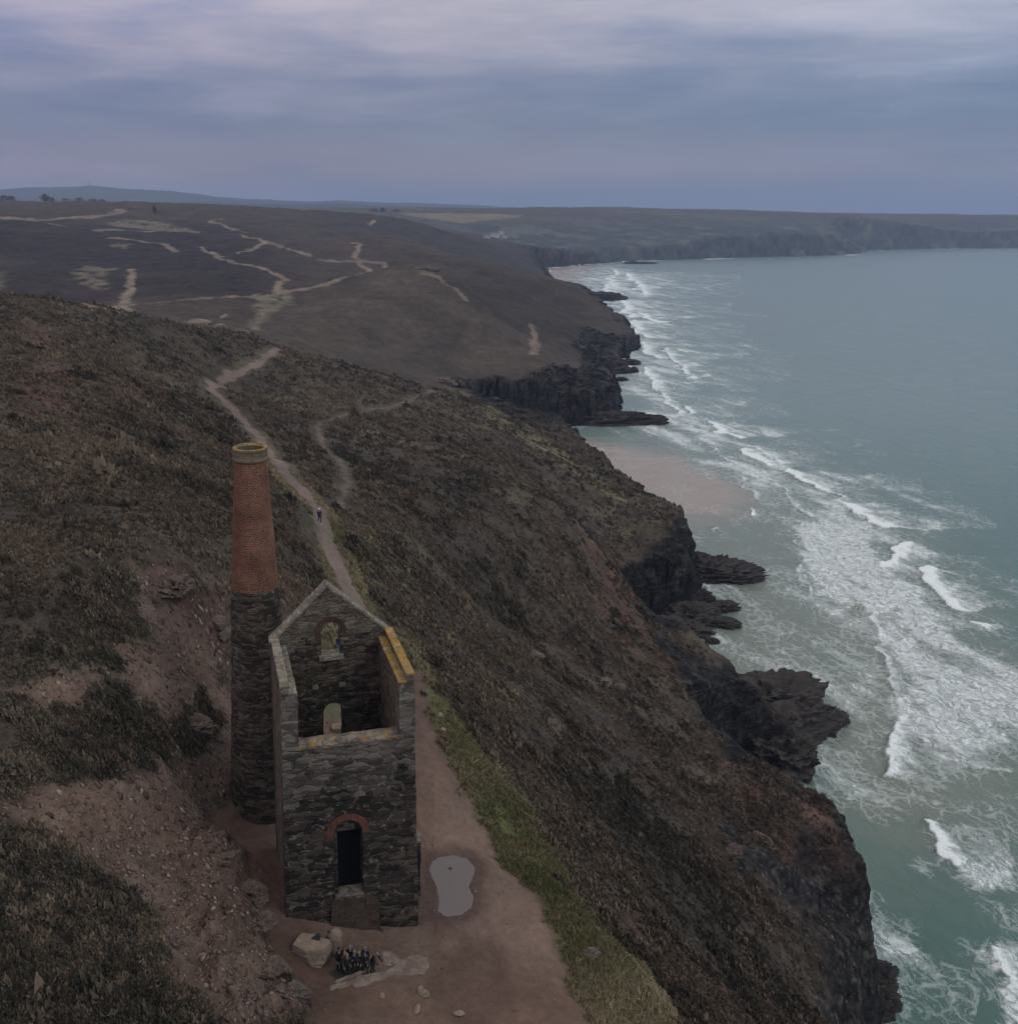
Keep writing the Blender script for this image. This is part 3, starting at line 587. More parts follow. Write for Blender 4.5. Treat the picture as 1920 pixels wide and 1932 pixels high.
col = mixc(col, zone([(585,1165),(668,1165),(668,1232),(585,1232)], .01, .02, 270)*(Rr > 75), (0.150, 0.135, 0.070)); col = mixc(col, zone([(592,1310),(665,1310),(665,1366),(592,1366)], .01, .02, 271)*(Rr > 64), (0.110, 0.098, 0.066))
verge = np.maximum(trail([[(668,1160),(640,1050),(606,965),(535,890),(480,815),(398,735),(450,700),(515,665)]], 5.0, .7), 0)*(1-T_main)
col = mixc(col, verge*0.45*sstep(-.2, .2, n_b), (0.115, 0.105, 0.050))
col = mixc(col, Z_bare*sstep(-.6, .1, n_a+.5*n_b), (0.145, 0.122, 0.090)); col = mixc(col, T_far*(1-.3*Z_bare)*(.7+.3*sstep(-.4, .2, n_a)), (0.180, 0.138, 0.108))
rc = np.zeros(col.shape, np.float32) + np.array((0.032, 0.030, 0.030), np.float32)
rc = mixc(rc, np.clip(Z_crag + Z_crag2, 0, 1)*sstep(.05, .4, fbm2(X/1.3, Y/1.3, 4, 252, .65))*.8, (0.092, 0.080, 0.070))
rc = mixc(rc, sstep(0.1, 0.5, n_b), (0.060, 0.055, 0.052)); rc = mixc(rc, sstep(6.5, 1.5, Z2 + 1.5*crag), (0.018, 0.017, 0.017)); rc = mixc(rc, sstep(0.1, 0.4, n_a)*sstep(5, 9, Z2)*0.6, (0.060, 0.042, 0.034))
rockv = rockm*(1-Z_bare)*(1-T_far)*(1-dz*.75)*(1-Z_dirt)*(1-Z_grass)
col = col*(1-rockv[..., None]) + rc*rockv[..., None]
fine = 1 - 0.45*np.clip(Z_dirt + T_main + 0.5*Z_grass + T_far, 0, 1) - 0.15*scr
fine = fine*(1 - 0.15*sstep(900, 1800, Rr))
co = np.stack([X2, Y2, Z2], -1).reshape(-1, 3)
ii = np.arange(na*nr).reshape(na, nr)
q = np.stack([ii[:-1, :-1], ii[1:, :-1], ii[1:, 1:], ii[:-1, 1:]], -1)
zmax = np.maximum.reduce([Z2[:-1, :-1], Z2[1:, :-1], Z2[1:, 1:], Z2[:-1, 1:]])
q = q[zmax > -4.0].reshape(-1, 4)
used = np.zeros(na*nr, bool); used[q.ravel()] = True; remap = np.cumsum(used)-1
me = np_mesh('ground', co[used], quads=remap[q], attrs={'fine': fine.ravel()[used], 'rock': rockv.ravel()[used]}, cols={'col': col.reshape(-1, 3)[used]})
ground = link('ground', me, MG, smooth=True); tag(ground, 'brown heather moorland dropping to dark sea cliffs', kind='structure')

# ------------------------------------------------------------------ distant hills
def hills(name, Yd, prof, colr, seed, depth):
    us = np.linspace(-500, 2500, 260); pu = [p[0] for p in prof]; pv = [p[1] for p in prof]
    vs = np.interp(us, pu, pv); rows = np.linspace(-1, 1, 13)
    P = []; 
    for r_ in rows:
        for u, v in zip(us, vs):
            p = at_y(u, v, Yd); base = 40.0
            h = base + (p[2]-base)*(1-abs(r_))**.8 if p[2] > base else p[2]
            sc = (Yd + r_*depth)/Yd
            P.append((p[0]*sc, Yd + r_*depth, h))
    P = np.array(P); P[:, 2] += 7*fbm2(P[:, 0]/170, P[:, 1]/170, 4, seed)
    nu = len(us); ii = np.arange(13*nu).reshape(13, nu)
    q = np.stack([ii[:-1, :-1], ii[:-1, 1:], ii[1:, 1:], ii[1:, :-1]], -1).reshape(-1, 4)
    m_ = plain(name+'_cover', colr, 0.95, 0.05, 0.4, 0.004)
    o = link(name, np_mesh(name, P, quads=q), m_, smooth=True); o['kind'] = 'structure'; return o
h1 = hills('hills', 8200, [(-500,362),(-100,360),(0,358),(60,353),(130,352),(170,349),(230,355),(350,362),(380,366),(420,373),(480,376),(600,379),(640,377),(700,381),(860,385),(960,391),(1050,396),(1150,400),(1300,402),(1920,405),(2500,405)], (0.05, 0.055, 0.045), 300, 1500)
h2 = hills('hills', 5900, [(-500,378),(0,377),(100,377),(300,380),(500,384),(640,384),(760,389),(900,395),(1000,399),(1100,401),(1300,401),(1500,401),(1900,405),(2500,405)], (0.05, 0.055, 0.04), 310, 800)

# ------------------------------------------------------------------ sea
sl_ = [math.log(60)]
while sl_[-1] < math.log(30000):
    r = math.exp(sl_[-1]); sl_.append(sl_[-1] + (0.0036 if r < 900 else 0.006 if r < 3500 else 0.05))
sl_ = np.array(sl_); st_ = np.concatenate([np.linspace(R(-5), R(9), 110, endpoint=False), np.linspace(R(9), R(46), 660)])
TS, LS = np.meshgrid(st_, sl_, indexing='ij'); RS = np.exp(LS); XS = np.sin(TS)*RS; YS = np.cos(TS)*RS
def szone(poly, soft=0.02, warp=0.03, seed=400, ws=18.0):
    p = sea_tl(poly); Tw = TS + warp*fbm2(TS*ws, LS*ws, 4, seed); Lw = LS + warp*fbm2(TS*ws+7, LS*ws, 4, seed+5)
    d = seg_dist(p, Tw, Lw, closed=True); i_ = inside(p, Tw, Lw)
    return sstep(-soft, soft, np.where(i_, d, -d))
foam = 0.46*szone([(1020,512),(1170,498),(1200,530),(1240,560),(1280,610),(1262,640),(1310,690),(1332,750),(1400,800),(1480,850),(1580,898),(1690,985),(1750,985),(1740,1040),(1800,1090),(1840,1170),(1960,1290),(1960,1570),(1650,1560),(1560,1545),(1480,1470),(1440,1330),(1250,1200),(1240,1000),(1400,985),(1390,925),(1300,850),(1180,825),(1160,740),(1190,680),(1100,580)], 0.03)
foam = np.maximum(foam, 0.66*szone([(1030,515),(1180,500),(1240,560),(1270,640),(1300,690),(1322,750),(1380,815),(1470,850),(1560,898),(1690,990),(1640,1050),(1500,1010),(1430,965),(1390,915),(1310,850),(1200,805),(1180,740),(1210,680),(1120,590),(1060,540)], 0.03, 0.04, 410))
foam = np.maximum(foam, 0.92*szone([(1430,970),(1640,985),(1700,1050),(1740,1100),(1800,1180),(1960,1290),(1960,1480),(1720,1485),(1690,1430),(1680,1310),(1650,1200),(1590,1140),(1540,1150),(1510,1090),(1500,1015)], 0.03, 0.035, 420))
foam = np.maximum(foam, 0.70*szone([(1510,1420),(1680,1420),(1700,1485),(1960,1500),(1960,1570),(1700,1545),(1560,1545),(1490,1470)], 0.03, 0.05, 430))
foam = np.maximum(foam, 0.62*szone([(1565,1372),(1660,1330),(1680,1430),(1510,1440)], 0.03, 0.05, 431))
foam = np.maximum(foam, 0.72*szone([(1755,1560),(1960,1570),(1960,1690),(1850,1665),(1790,1640)], 0.02, 0.04, 440))
foam = np.maximum(foam, 0.40*szone([(1830,1700),(1960,1720),(1960,1790),(1850,1730)], 0.02, 0.04, 441))
foam = np.maximum(foam, 0.80*szone([(1625,1740),(1700,1780),(1770,1830),(1720,1900),(1700,1990),(1630,1990)], 0.03, 0.05, 450))
foam = np.maximum(foam, 0.85*szone([(1870,1780),(1960,1790),(1960,1990),(1900,1930)], 0.03, 0.05, 451))
for pz, val in (([(1330,1002),(1440,982),(1500,1022),(1492,1075),(1330,1065)], 0.10), ([(1430,1110),(1540,1160),(1560,1230),(1520,1260),(1340,1190)], 0.30), ([(1400,1290),(1500,1310),(1570,1345),(1480,1335)], 0.06)):
    k = szone(pz, 0.02, 0.03, 460); foam = foam*(1-k) + val*k
sand = szone([(1062,835),(1120,828),(1200,852),(1300,862),(1335,890),(1400,925),(1418,958),(1350,975),(1290,965),(1190,925),(1060,870)], 0.025, 0.02, 470)*0.9
sand = np.maximum(sand, 0.35*szone([(1250,960),(1420,960),(1340,1002),(1260,990)], 0.02, 0.03, 471))
sand = np.maximum(sand, szone([(1015,505),(1060,503),(1130,500),(1085,520),(1062,545),(1035,530)], 0.02, 0.01, 472))
foam = foam*(1-sand) + 0.12*sand
shallow = np.maximum(szone([(1020,505),(1230,560),(1330,700),(1450,830),(1700,980),(1860,1180),(1990,1330),(1990,1600),(1640,1600),(1300,1300),(1230,1000),(1000,800)], 0.10, 0.06, 480), 0.45*szone([(1560,1540),(1990,1560),(1990,1700),(1640,1690)], 0.06, 0.06, 481))
sdS = np.full(TS.shape, -999.0)
m = (RS < 3600)
sdS[m] = coast_sd(XS[m], YS[m])[0]
rim = sstep(-9, -0.5, sdS + 3*fbm2(XS/6, YS/6, 3, 490))*np.clip(220/RS, .25, 1)
foam = np.maximum(foam, 0.75*rim*(1-sand)*(RS < 1200)); foam = np.maximum(foam, 0.8*(RS >= 1200)*sstep(-30, -8, sdS)*sstep(-.1, .3, fbm2(XS/70, YS/70, 3, 495)))
breaker = np.zeros(TS.shape); crest = np.zeros(TS.shape)
BR = [([(1340,797),(1352,815),(1375,825),(1400,832)],16,.95,.9),([(1392,845),(1420,868),(1455,880)],18,.9,.8),([(1485,884),(1500,903),(1535,917),(1545,925)],14,.9,.9),([(1582,945),(1620,972),(1655,990),(1672,1000)],15,1.0,1.1),
  ([(1712,1022),(1690,1045),(1672,1062),(1655,1072)],7,.95,.8),([(1735,1068),(1745,1095),(1770,1115),(1790,1140),(1815,1155)],9,1.0,1.0),([(1840,1170),(1858,1190)],4,.9,.6),
  ([(1632,1135),(1648,1175),(1662,1225),(1680,1275),(1692,1315),(1702,1345)],7,.62,.5),([(1700,1345),(1690,1375),(1672,1405),(1680,1440),(1672,1478)],11,.72,.8),([(1772,1272),(1745,1310),(1722,1350)],8,.55,.4),
  ([(1500,1012),(1512,1060),(1505,1090),(1535,1140),(1548,1152)],4,.55,.35),([(1418,958),(1422,975)],6,.85,.4),([(1745,1552),(1758,1580),(1785,1620),(1810,1640)],7,.85,.6),([(1540,1010),(1500,985),(1440,965)],5,.5,.4),
  ([(1270,655),(1295,668)],7,.8,.5),([(1225,700),(1250,745)],14,.7,.5),([(1190,540),(1225,562)],26,.8,.8),([(1200,585),(1240,610),(1275,608)],22,.9,.8),([(1160,505),(1150,530),(1165,550)],30,.75,.8),([(1230,632),(1280,636)],10,.7,.5),([(1285,762),(1310,785)],12,.8,.6),
  ([(1180,512),(1190,530),(1215,548)],40,.8,.5),([(1150,520),(1140,545),(1150,565)],40,.75,.4),([(1170,560),(1175,590),(1200,600)],34,.8,.5),([(1190,600),(1195,625),(1225,640)],30,.8,.5),([(1205,640),(1215,665),(1250,680)],26,.8,.5),([(1215,690),(1222,720),(1250,740)],20,.75,.5),([(1190,655),(1180,680),(1185,705)],20,.7,.3),([(1235,735),(1262,765),(1290,790)],16,.7,.4),([(1250,650),(1280,690),(1310,720)],16,.7,.5),
  ([(1395,838),(1440,850),(1480,880)],9,.7,.4),([(1540,918),(1580,938),(1620,962)],9,.65,.4),([(1310,810),(1360,860),(1400,905),(1430,950)],8,.55,.2),([(1450,900),(1500,950),(1540,990)],9,.6,.3),([(1560,1010),(1600,1030),(1650,1045)],9,.6,.3),([(1735,1150),(1780,1200),(1850,1260)],10,.6,.4),([(1760,1400),(1820,1440),(1920,1460)],8,.6,.3),
  ([(1875,1785),(1890,1830),(1905,1880)],6,.8,.6),([(1640,1810),(1665,1850),(1655,1900)],5,.8,.3),([(1460,1215),(1475,1240)],3,.6,.2),([(1660,1290),(1640,1250),(1635,1180)],5,.4,.2),([(1340,1003),(1365,995)],2.5,.6,.2)]
for ln, wd, inten, hgt in BR:
    wd = wd*.62
    p = sea_tl(ln)
    if p[0][1] < p[-1][1]: p = p[::-1]          # far end first
    lo_t, hi_t = min(a for a, _ in p)-.09, max(a for a, _ in p)+.09; lo_l, hi_l = min(b for _, b in p)-.15, max(b for _, b in p)+.15
    m = (TS > lo_t) & (TS < hi_t) & (LS > lo_l) & (LS < hi_l)
    Tw = TS[m] + 0.008*fbm2(TS[m]*55, LS[m]*55, 4, 500); Lw = LS[m] + 0.012*fbm2(TS[m]*55+9, LS[m]*55, 4, 501)
    d, bi, sg = seg_dist(p, Tw, Lw, want=True); d = d*RS[m]
    sg = np.where(sg == 0, 1, sg)
    end = sstep(0, .25, bi)*sstep(0, .25, len(p)-1-bi)
    s_ = d*sg                                   # > 0 on the seaward side
    f = np.where(s_ > 0, np.exp(-(s_/wd)**1.3), np.exp(-(s_/0.8)**2))*inten
    breaker[m] = np.maximum(breaker[m], f*(0.3+0.7*end))
    foam[m] = np.maximum(foam[m], np.where(s_ > 0, .95*np.exp(-s_/(wd*4.5)), 0)*inten*end)
    crest[m] = np.maximum(crest[m], hgt*np.exp(-(np.where(s_ > 0, s_/3.0, s_/1.1))**2)*end)
ZS = crest + 0.22*np.sin((XS*math.cos(R(-22))+YS*math.sin(R(-22)) + 6*fbm2(XS/40, YS/40, 3, 510))/4.2)*sstep(60, 130, RS)*(1-sstep(500, 1500, RS)) + 0.15*fbm2(XS/5, YS/5, 3, 515)*(RS < 700)
ii = np.arange(TS.size).reshape(TS.shape)
q = np.stack([ii[:-1, :-1], ii[1:, :-1], ii[1:, 1:], ii[:-1, 1:]], -1).reshape(-1, 4)
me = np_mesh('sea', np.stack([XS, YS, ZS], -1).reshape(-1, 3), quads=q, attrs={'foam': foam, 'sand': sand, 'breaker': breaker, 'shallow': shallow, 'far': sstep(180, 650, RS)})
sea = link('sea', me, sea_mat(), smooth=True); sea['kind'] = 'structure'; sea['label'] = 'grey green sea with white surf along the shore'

# ------------------------------------------------------------------ the air
hb = bmesh.new(); bmesh.ops.create_cube(hb, size=1.0)
for v_ in hb.verts: v_.co = Vector((v_.co.x*40000, 9000 + v_.co.y*26000, (v_.co.z+.5)*(430+12) - 12))
HZ = link('haze', bm_mesh('haze', hb)); HZ['kind'] = 'stuff'
hm = bpy.data.materials.new('haze_air'); hm.use_nodes = True; ht = hm.node_tree; ht.nodes.clear()
pv = N(ht, 'ShaderNodeVolumePrincipled', ins={'Color': (0.40, 0.51, 0.76, 1), 'Density': 0.00012, 'Anisotropy': 0.1})
ho = N(ht, 'ShaderNodeOutputMaterial', ins={'Volume': pv.outputs[0]})
HZ.data.materials.append(hm)

# ------------------------------------------------------------------ engine house
BZ = 61.0
EH_RZ = R(12.8); EH0 = Vector(at_y(540, 1740, 50.7)); EH0.z = BZ; W_, D_ = 8.75, 7.7
eh = thing('engine_house', 'roofless three-storey dark stone ruin with an open gable, beside the tall chimney', 'engine house', EH0, EH_RZ)
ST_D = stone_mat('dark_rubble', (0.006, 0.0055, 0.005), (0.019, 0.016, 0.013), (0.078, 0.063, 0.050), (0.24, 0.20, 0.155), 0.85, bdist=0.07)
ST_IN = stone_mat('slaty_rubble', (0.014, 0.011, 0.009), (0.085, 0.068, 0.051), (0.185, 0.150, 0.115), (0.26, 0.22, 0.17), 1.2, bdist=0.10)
ST_MID = stone_mat('dark_and_shaded_rubble', (0.009, 0.0075, 0.0065), (0.034, 0.027, 0.021), (0.130, 0.104, 0.080), (0.26, 0.22, 0.17), 1.1, bdist=0.10)  # dark chimney stone; also paints the shade low inside the gable
ST_SIDE = stone_mat('brown_rubble', (0.040, 0.032, 0.026), (0.085, 0.068, 0.054), (0.155, 0.130, 0.105), (0.20, 0.17, 0.13), 1.3, bdist=0.08)
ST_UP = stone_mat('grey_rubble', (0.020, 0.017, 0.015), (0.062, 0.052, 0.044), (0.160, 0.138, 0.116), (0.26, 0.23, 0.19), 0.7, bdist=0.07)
COPE_G = stone_mat('grey_coping', (0.085, 0.075, 0.062), (0.160, 0.143, 0.118), (0.25, 0.225, 0.19), (0.2, 0.18, 0.14), 1.2, lichen=0.08, bdist=0.05)
COPE_Y = stone_mat('lichened_coping', (0.085, 0.070, 0.050), (0.165, 0.125, 0.065), (0.27, 0.225, 0.14), (0.2, 0.18, 0.14), 1.2, lichen=0.52, lichen_col=(0.36, 0.185, 0.022), bdist=0.05)
COPE_M = stone_mat('mottled_wall_top', (0.045, 0.040, 0.040), (0.12, 0.105, 0.095), (0.21, 0.185, 0.16), (0.2, 0.18, 0.14), 1.2, lichen=0.30, lichen_col=(0.34, 0.18, 0.025), bdist=0.06)
GRAN = stone_mat('granite_quoin', (0.040, 0.034, 0.029), (0.092, 0.080, 0.068), (0.185, 0.165, 0.142), (0.28, 0.25, 0.21), 0.6, bdist=0.05)
BRK = brick_mat('arch_brick', (0.135, 0.055, 0.032), (0.090, 0.038, 0.024), (0.05, 0.042, 0.036), bw=0.11, bh=0.23)
BRK_D = brick_mat('old_arch_brick', (0.090, 0.048, 0.036), (0.060, 0.034, 0.028), (0.04, 0.035, 0.03), bw=0.11, bh=0.1)
RUB = rock_mat('earth_fill', (0.014, 0.010, 0.008), (0.080, 0.055, 0.045), 3.2, True)

def wall_bm(cols, th, place, step=0.24, seed=0, amp=0.045, zb=None):
    """cols: (s0, s1, [(bottom, top), ...]) with heights as numbers or functions of s; th: thickness; place(s, d, z) -> local point"""
    ev = lambda f, s: f(s) if callable(f) else f
    lv = set(); lo, hi = 1e9, -1e9
    for s0, s1, iv in cols:
        for b, t in iv:
            for f in (b, t):
                for s in (s0, s1, (s0+s1)/2):
                    z = ev(f, s); lo = min(lo, z); hi = max(hi, z)
                if not callable(f): lv.add(round(f, 4))
    kk = sorted(lv | {lo, hi}); levels = []
    for a, b in zip(kk[:-1], kk[1:]):
        m = max(1, int(round((b-a)/step))); levels += [a + (b-a)*i/m for i in range(m)]
    levels.append(kk[-1])
    bm = bmesh.new(); vd = {}
    nd = max(1, int(round(th/step)))
    def V(s, z, k):
        key = (round(s, 4), round(z, 4), k)
        if key not in vd: vd[key] = bm.verts.new(place(s, th*k/nd, z))
        return vd[key]
    edges = {}
    for s0, s1, iv in cols:
        m = max(1, int(round((s1-s0)/step)))
        ss = [s0+(s1-s0)*i/m for i in range(m+1)]
        for b, t in iv:
            for sa, sb in zip(ss[:-1], ss[1:]):
                for z0, z1 in zip(levels[:-1], levels[1:]):
                    p = []
                    for s, z in ((sa, z0), (sb, z0), (sb, z1), (sa, z1)):
                        zc = min(max(z, ev(b, s)), ev(t, s)); q_ = (round(s, 4), round(zc, 4))
                        if q_ not in p: p.append(q_)
                    if len(p) < 3: continue
                    ar = abs(sum(p[i][0]*p[(i+1) % len(p)][1]-p[(i+1) % len(p)][0]*p[i][1] for i in range(len(p))))/2
                    if ar < 1e-5: continue
                    for k in (0, nd):
                        try: bm.faces.new([V(s, z, k) for s, z in p])
                        except ValueError: pass
                    for i in range(len(p)):
                        e = (p[i], p[(i+1) % len(p)]); r_ = (e[1], e[0])
                        if r_ in edges: edges.pop(r_)
                        else: edges[e] = 1
    for (a, b) in edges:
        for k in range(nd):
            try: bm.faces.new([V(*a, k), V(*b, k), V(*b, k+1), V(*a, k+1)])
            except ValueError: pass
    me = bm_mesh('wall', bm)
    return warp_mesh(me, amp, 0.55, seed)
CS = W_/2
def batter(s, z):                 # walls lean in slightly as they rise
    return CS + (s-CS)*(1 - 0.0042*(z - (-1)))
def P_front(d0): return lambda s, d, z: (batter(s, z), d0+d, z)
def arch(c, r, spring):
    return lambda s: spring + math.sqrt(max(r*r-(s-c)**2, 0))
zr = lambda z: z - BZ
BOB, COR, EAVE, APEX = zr(73.75), zr(78.0), zr(77.5), zr(81.5)
bot = -4.0
# front wall with the tall doorway
DS, DW = 4.28, 1.62; d0, d1 = DS-DW/2-.28, DS+DW/2+.02
dz0, dz1 = zr(62.55), zr(67.15)
cols = [(0, d0, [(bot, BOB)]), (d0, d1, [(bot, dz0), (arch((d0+d1)/2, (d1-d0)/2, zr(67.35)), BOB)]), (d1, W_, [(bot, BOB)])]
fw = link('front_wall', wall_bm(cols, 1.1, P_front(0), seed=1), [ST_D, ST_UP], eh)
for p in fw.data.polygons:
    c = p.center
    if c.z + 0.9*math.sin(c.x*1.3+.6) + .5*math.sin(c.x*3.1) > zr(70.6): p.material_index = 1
# brick ring over the door, blocked-up head, threshold
def ring_bm(c, r0, r1, spring, y0, y1, n=22, a0=0.0, a1=math.pi):
    bm = bmesh.new(); vs = []
    for i in range(n+1):
        a = a0 + (a1-a0)*i/n
        row = [bm.verts.new((c+math.cos(a)*r, y, spring+math.sin(a)*r)) for r, y in ((r0, y0), (r1, y0), (r1, y1), (r0, y1))]
        vs.append(row)
    for a, b in zip(vs[:-1], vs[1:]):
        for k in range(4): bm.faces.new([a[k], a[(k+1) % 4], b[(k+1) % 4], b[k]])
    bm.faces.new(vs[0]); bm.faces.new(vs[-1])
    return bm
ac, ar_ = (d0+d1)/2, (d1-d0)/2
link('door_arch', warp_mesh(bm_mesh('door_arch', ring_bm(ac, ar_-.01, ar_+.44, zr(67.35), -.035, .5, a0=-.12, a1=math.pi+.3)), .02, .3, 5), BRK, eh)
cols = [(d0-.1, d1+.1, [(dz1, lambda s: zr(67.35)+math.sqrt(max((ar_+.1)**2-(s-ac)**2, 0)))])]
link('door_infill', wall_bm(cols, .35, P_front(0.55), seed=6, amp=.02), ST_D, eh)
cols = [(d0-.05, DS-DW/2, [(dz0-.02, dz1)])]
link('door_jamb', wall_bm(cols, .5, P_front(0.35), seed=7, amp=.02), ST_D, eh)
def box_bm(x0, x1, y0, y1, z0, z1, seg=.3):
    bm = bmesh.new(); bmesh.ops.create_cube(bm, size=1)
    for v in bm.verts: v.co = Vector((x0+(v.co.x+.5)*(x1-x0), y0+(v.co.y+.5)*(y1-y0), z0+(v.co.z+.5)*(z1-z0)))
    for axis, ln in ((0, x1-x0), (1, y1-y0), (2, z1-z0)):
        m = max(1, int(round(ln/seg)))
        for i in range(1, m):
            pl = [x0, y0, z0][axis] + ln*i/m; no = [0, 0, 0]; no[axis] = 1; pc = [0, 0, 0]; pc[axis] = pl
            bmesh.ops.bisect_plane(bm, geom=bm.verts[:]+bm.edges[:]+bm.faces[:], plane_co=pc, plane_no=no)
    return bm
def slab(name, b, m, parent, amp=.03, seed=0, sc=.4):
    return link(name, warp_mesh(bm_mesh(name, box_bm(*b)), amp, sc, seed), m, parent)
DOORSHADE = plain('doorway_shade', (0.004, 0.004, 0.004), .9, .1)
slab('doorway_shade_panel', (d0-.3, d1+.3, 1.12, 1.2, dz0-.3, zr(69.2)), DOORSHADE, eh, .01, 2)  # added black panel standing in for the darkness inside the doorway
slab('threshold', (d0-.02, d1+.02, -.06, 1.0, dz0-.25, dz0+.02), ST_UP, eh, .03, 3)
bm = bmesh.new()                                  # earth and rubble heaped below the doorway
g = []
for i in range(13):
    row = []
    for j in range(9):
        s = d0-.15 + (d1-d0+1.0)*i/12; h = j/8
        row.append(bm.verts.new((s + .45*(1-h)*(i-6)/6, -.06 - .75*(1-h)**1.3, -3.2 + (dz0-.15+3.2)*h)))
    g.append(row)
for a, b in zip(g[:-1], g[1:]):
    for j in range(8): bm.faces.new([a[j], b[j], b[j+1], a[j+1]])
link('rubble_fill', warp_mesh(bm_mesh('rubble_fill', bm), .24, .45, 9, 4), RUB, eh)
link('front_wall_top', warp_mesh(bm_mesh('front_wall_top', box_bm(.98, W_-.98, -.03, 1.13, BOB-.04, BOB+.13, .2)), .07, .35, 11), COPE_M, eh)
# side walls: corner pier above the front wall, full height behind it
def P_left(off): return lambda s, d, z: (batter(off, z)+d, s, z)
SD_ = 6.8
for nm, off, side, m_out, cope in (('left', 0.0, 0, ST_SIDE, COPE_G), ('right', W_-1.0, 1, ST_SIDE, COPE_Y)):
    cols = [(0, 1.1, [(BOB, EAVE)]), (1.1, SD_, [(bot, EAVE)])]
    sw = link('side_wall', wall_bm(cols, 1.0, P_left(off), seed=20+side), [m_out, GRAN], eh)
    sw['label'] = 'seaward side wall with a yellow lichened top' if side else 'landward side wall beside the chimney'
    for p in sw.data.polygons:
        if p.center.y < 0.75 + .3*(int(p.center.z/.55) % 2) and p.center.z > BOB-.2: p.material_index = 1
    oo = off if side == 0 else off+.52
    link('parapet', wall_bm([(0, SD_, [(EAVE, COR)])], .48, P_left(oo), seed=24+side), GRAN, sw)
    link('coping', warp_mesh(bm_mesh('coping', box_bm(batter(oo, COR)-.03, batter(oo, COR)+.52, -.05, SD_+.1, COR-.02, COR+.10, .25)), .035, .35, 26+side), cope, sw)
    ii_ = off+.5 if side == 0 else off
    link('inner_coping', warp_mesh(bm_mesh('inner_coping', box_bm(batter(ii_, EAVE)-.02, batter(ii_, EAVE)+.50, -.03, SD_+.1, EAVE-.02, EAVE+.09, .25)), .035, .35, 28+side), cope, sw)
# rear gable wall with two arched windows and two joist holes
wc, ww = 4.28, 1.42; w0, w1 = wc-ww/2, wc+ww/2
GA = 4.1
gab = lambda s: EAVE + .25 + (APEX-EAVE-.25)*(1-abs(s-GA)/(GA if s < GA else W_-GA))
u_s, u_sp = zr(76.55), zr(78.25); l_s, l_sp = zr(70.0), zr(72.3)
jh0, jh1 = zr(74.05), zr(74.45)
j1, j2, j3, j4 = 2.85, 3.38, 4.78, 5.28
full = [(bot, gab)]; hole = [(bot, jh0), (jh1, gab)]
win = [(bot, l_s), (arch(wc, ww/2, l_sp), jh0), (jh0, jh1), (jh1, u_s), (arch(wc, ww/2, u_sp), gab)]
def cut(a, b, iv): return (a, b, iv)
cols = [cut(0, j1, [(bot, jh0), (jh0, jh1), (jh1, gab)]), cut(j1, j2, hole), cut(j2, w0, [(bot, jh0), (jh0, jh1), (jh1, gab)])]
wl = [(bot, l_s), (arch(wc, ww/2, l_sp), jh0), (jh0, jh1), (jh1, u_s), (arch(wc, ww/2, u_sp), gab)]
wh = [(bot, l_s), (arch(wc, ww/2, l_sp), jh0), (jh1, u_s), (arch(wc, ww/2, u_sp), gab)]
cols += [cut(w0, GA, wl), cut(GA, j3, wl), cut(j3, w1, wh), cut(w1, j4, hole), cut(j4, W_, [(bot, jh0), (jh0, jh1), (jh1, gab)])]
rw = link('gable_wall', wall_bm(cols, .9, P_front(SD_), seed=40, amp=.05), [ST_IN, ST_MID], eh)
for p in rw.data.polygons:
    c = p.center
    if c.z + .5*math.sin(c.x*1.7) + .3*math.sin(c.x*4.3+1) < zr(77.3): p.material_index = 1  # lower interior stone darkened: shade put into the colour
for i, (sp, m_) in enumerate(((u_sp, BRK_D), (l_sp, BRK_D))):
    link('window_arch', warp_mesh(bm_mesh('window_arch', ring_bm(wc, ww/2-.02, ww/2+.36, sp, SD_-.045, SD_+.5, a0=-.25, a1=math.pi+.25)), .025, .3, 45+i), m_, rw)
slab('window_sill', (w0-.12, w1+.12, SD_-.28, SD_+.75, u_s-.28, u_s+.03), COPE_G, rw, .05, 47)
slab('window_sill', (w0-.1, w1+.1, SD_-.55, SD_+.75, l_s-.28, l_s+.02), COPE_G, rw, .05, 48)
PAD = plain('pale_lichen', (0.16, 0.16, 0.105), .9, .1, .3, 5)
for a_, b_ in ((j1, j2), (j3, j4)): slab('joist_pad', (a_-.01, b_+.01, SD_+.06, SD_+.7, jh0-.01, jh1+.02), PAD, rw, .015, 49)
# thicker lower storey leaves a ledge inside
lz = zr(73.5)
cols = [(1.0, w0-.1, [(bot, lz)]), (w0-.1, w1+.1, [(bot, l_s-.25), (arch(wc, ww/2+.1, l_sp), lz)]), (w1+.1, W_-1.0, [(bot, lz)])]
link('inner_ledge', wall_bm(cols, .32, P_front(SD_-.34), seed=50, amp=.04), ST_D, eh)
# gable coping stones
bm = bmesh.new()
for a, b in (((-.12, gab(0)-.05), (GA, APEX)), ((GA, APEX), (W_+.05, gab(W_)-.1))):
    n_ = 22; rows = []
    for i in range(n_+1):
        f_ = i/n_; s = a[0]+(b[0]-a[0])*f_; z = a[1]+(b[1]-a[1])*f_
        rows.append([bm.verts.new((batter(s, z), y, z+h)) for y, h in ((SD_-.06, -.06), (SD_-.06, .14), (SD_+.45, .17), (SD_+.96, .14), (SD_+.96, -.06))])
    for p, q_ in zip(rows[:-1], rows[1:]):
        for k in range(5): bm.faces.new([p[k], p[(k+1) % 5], q_[(k+1) % 5], q_[k]])
    bm.faces.new(rows[0]); bm.faces.new(rows[-1])
link('gable_coping', warp_mesh(bm_mesh('gable_coping', bm), .045, .4, 55), COPE_G, rw)
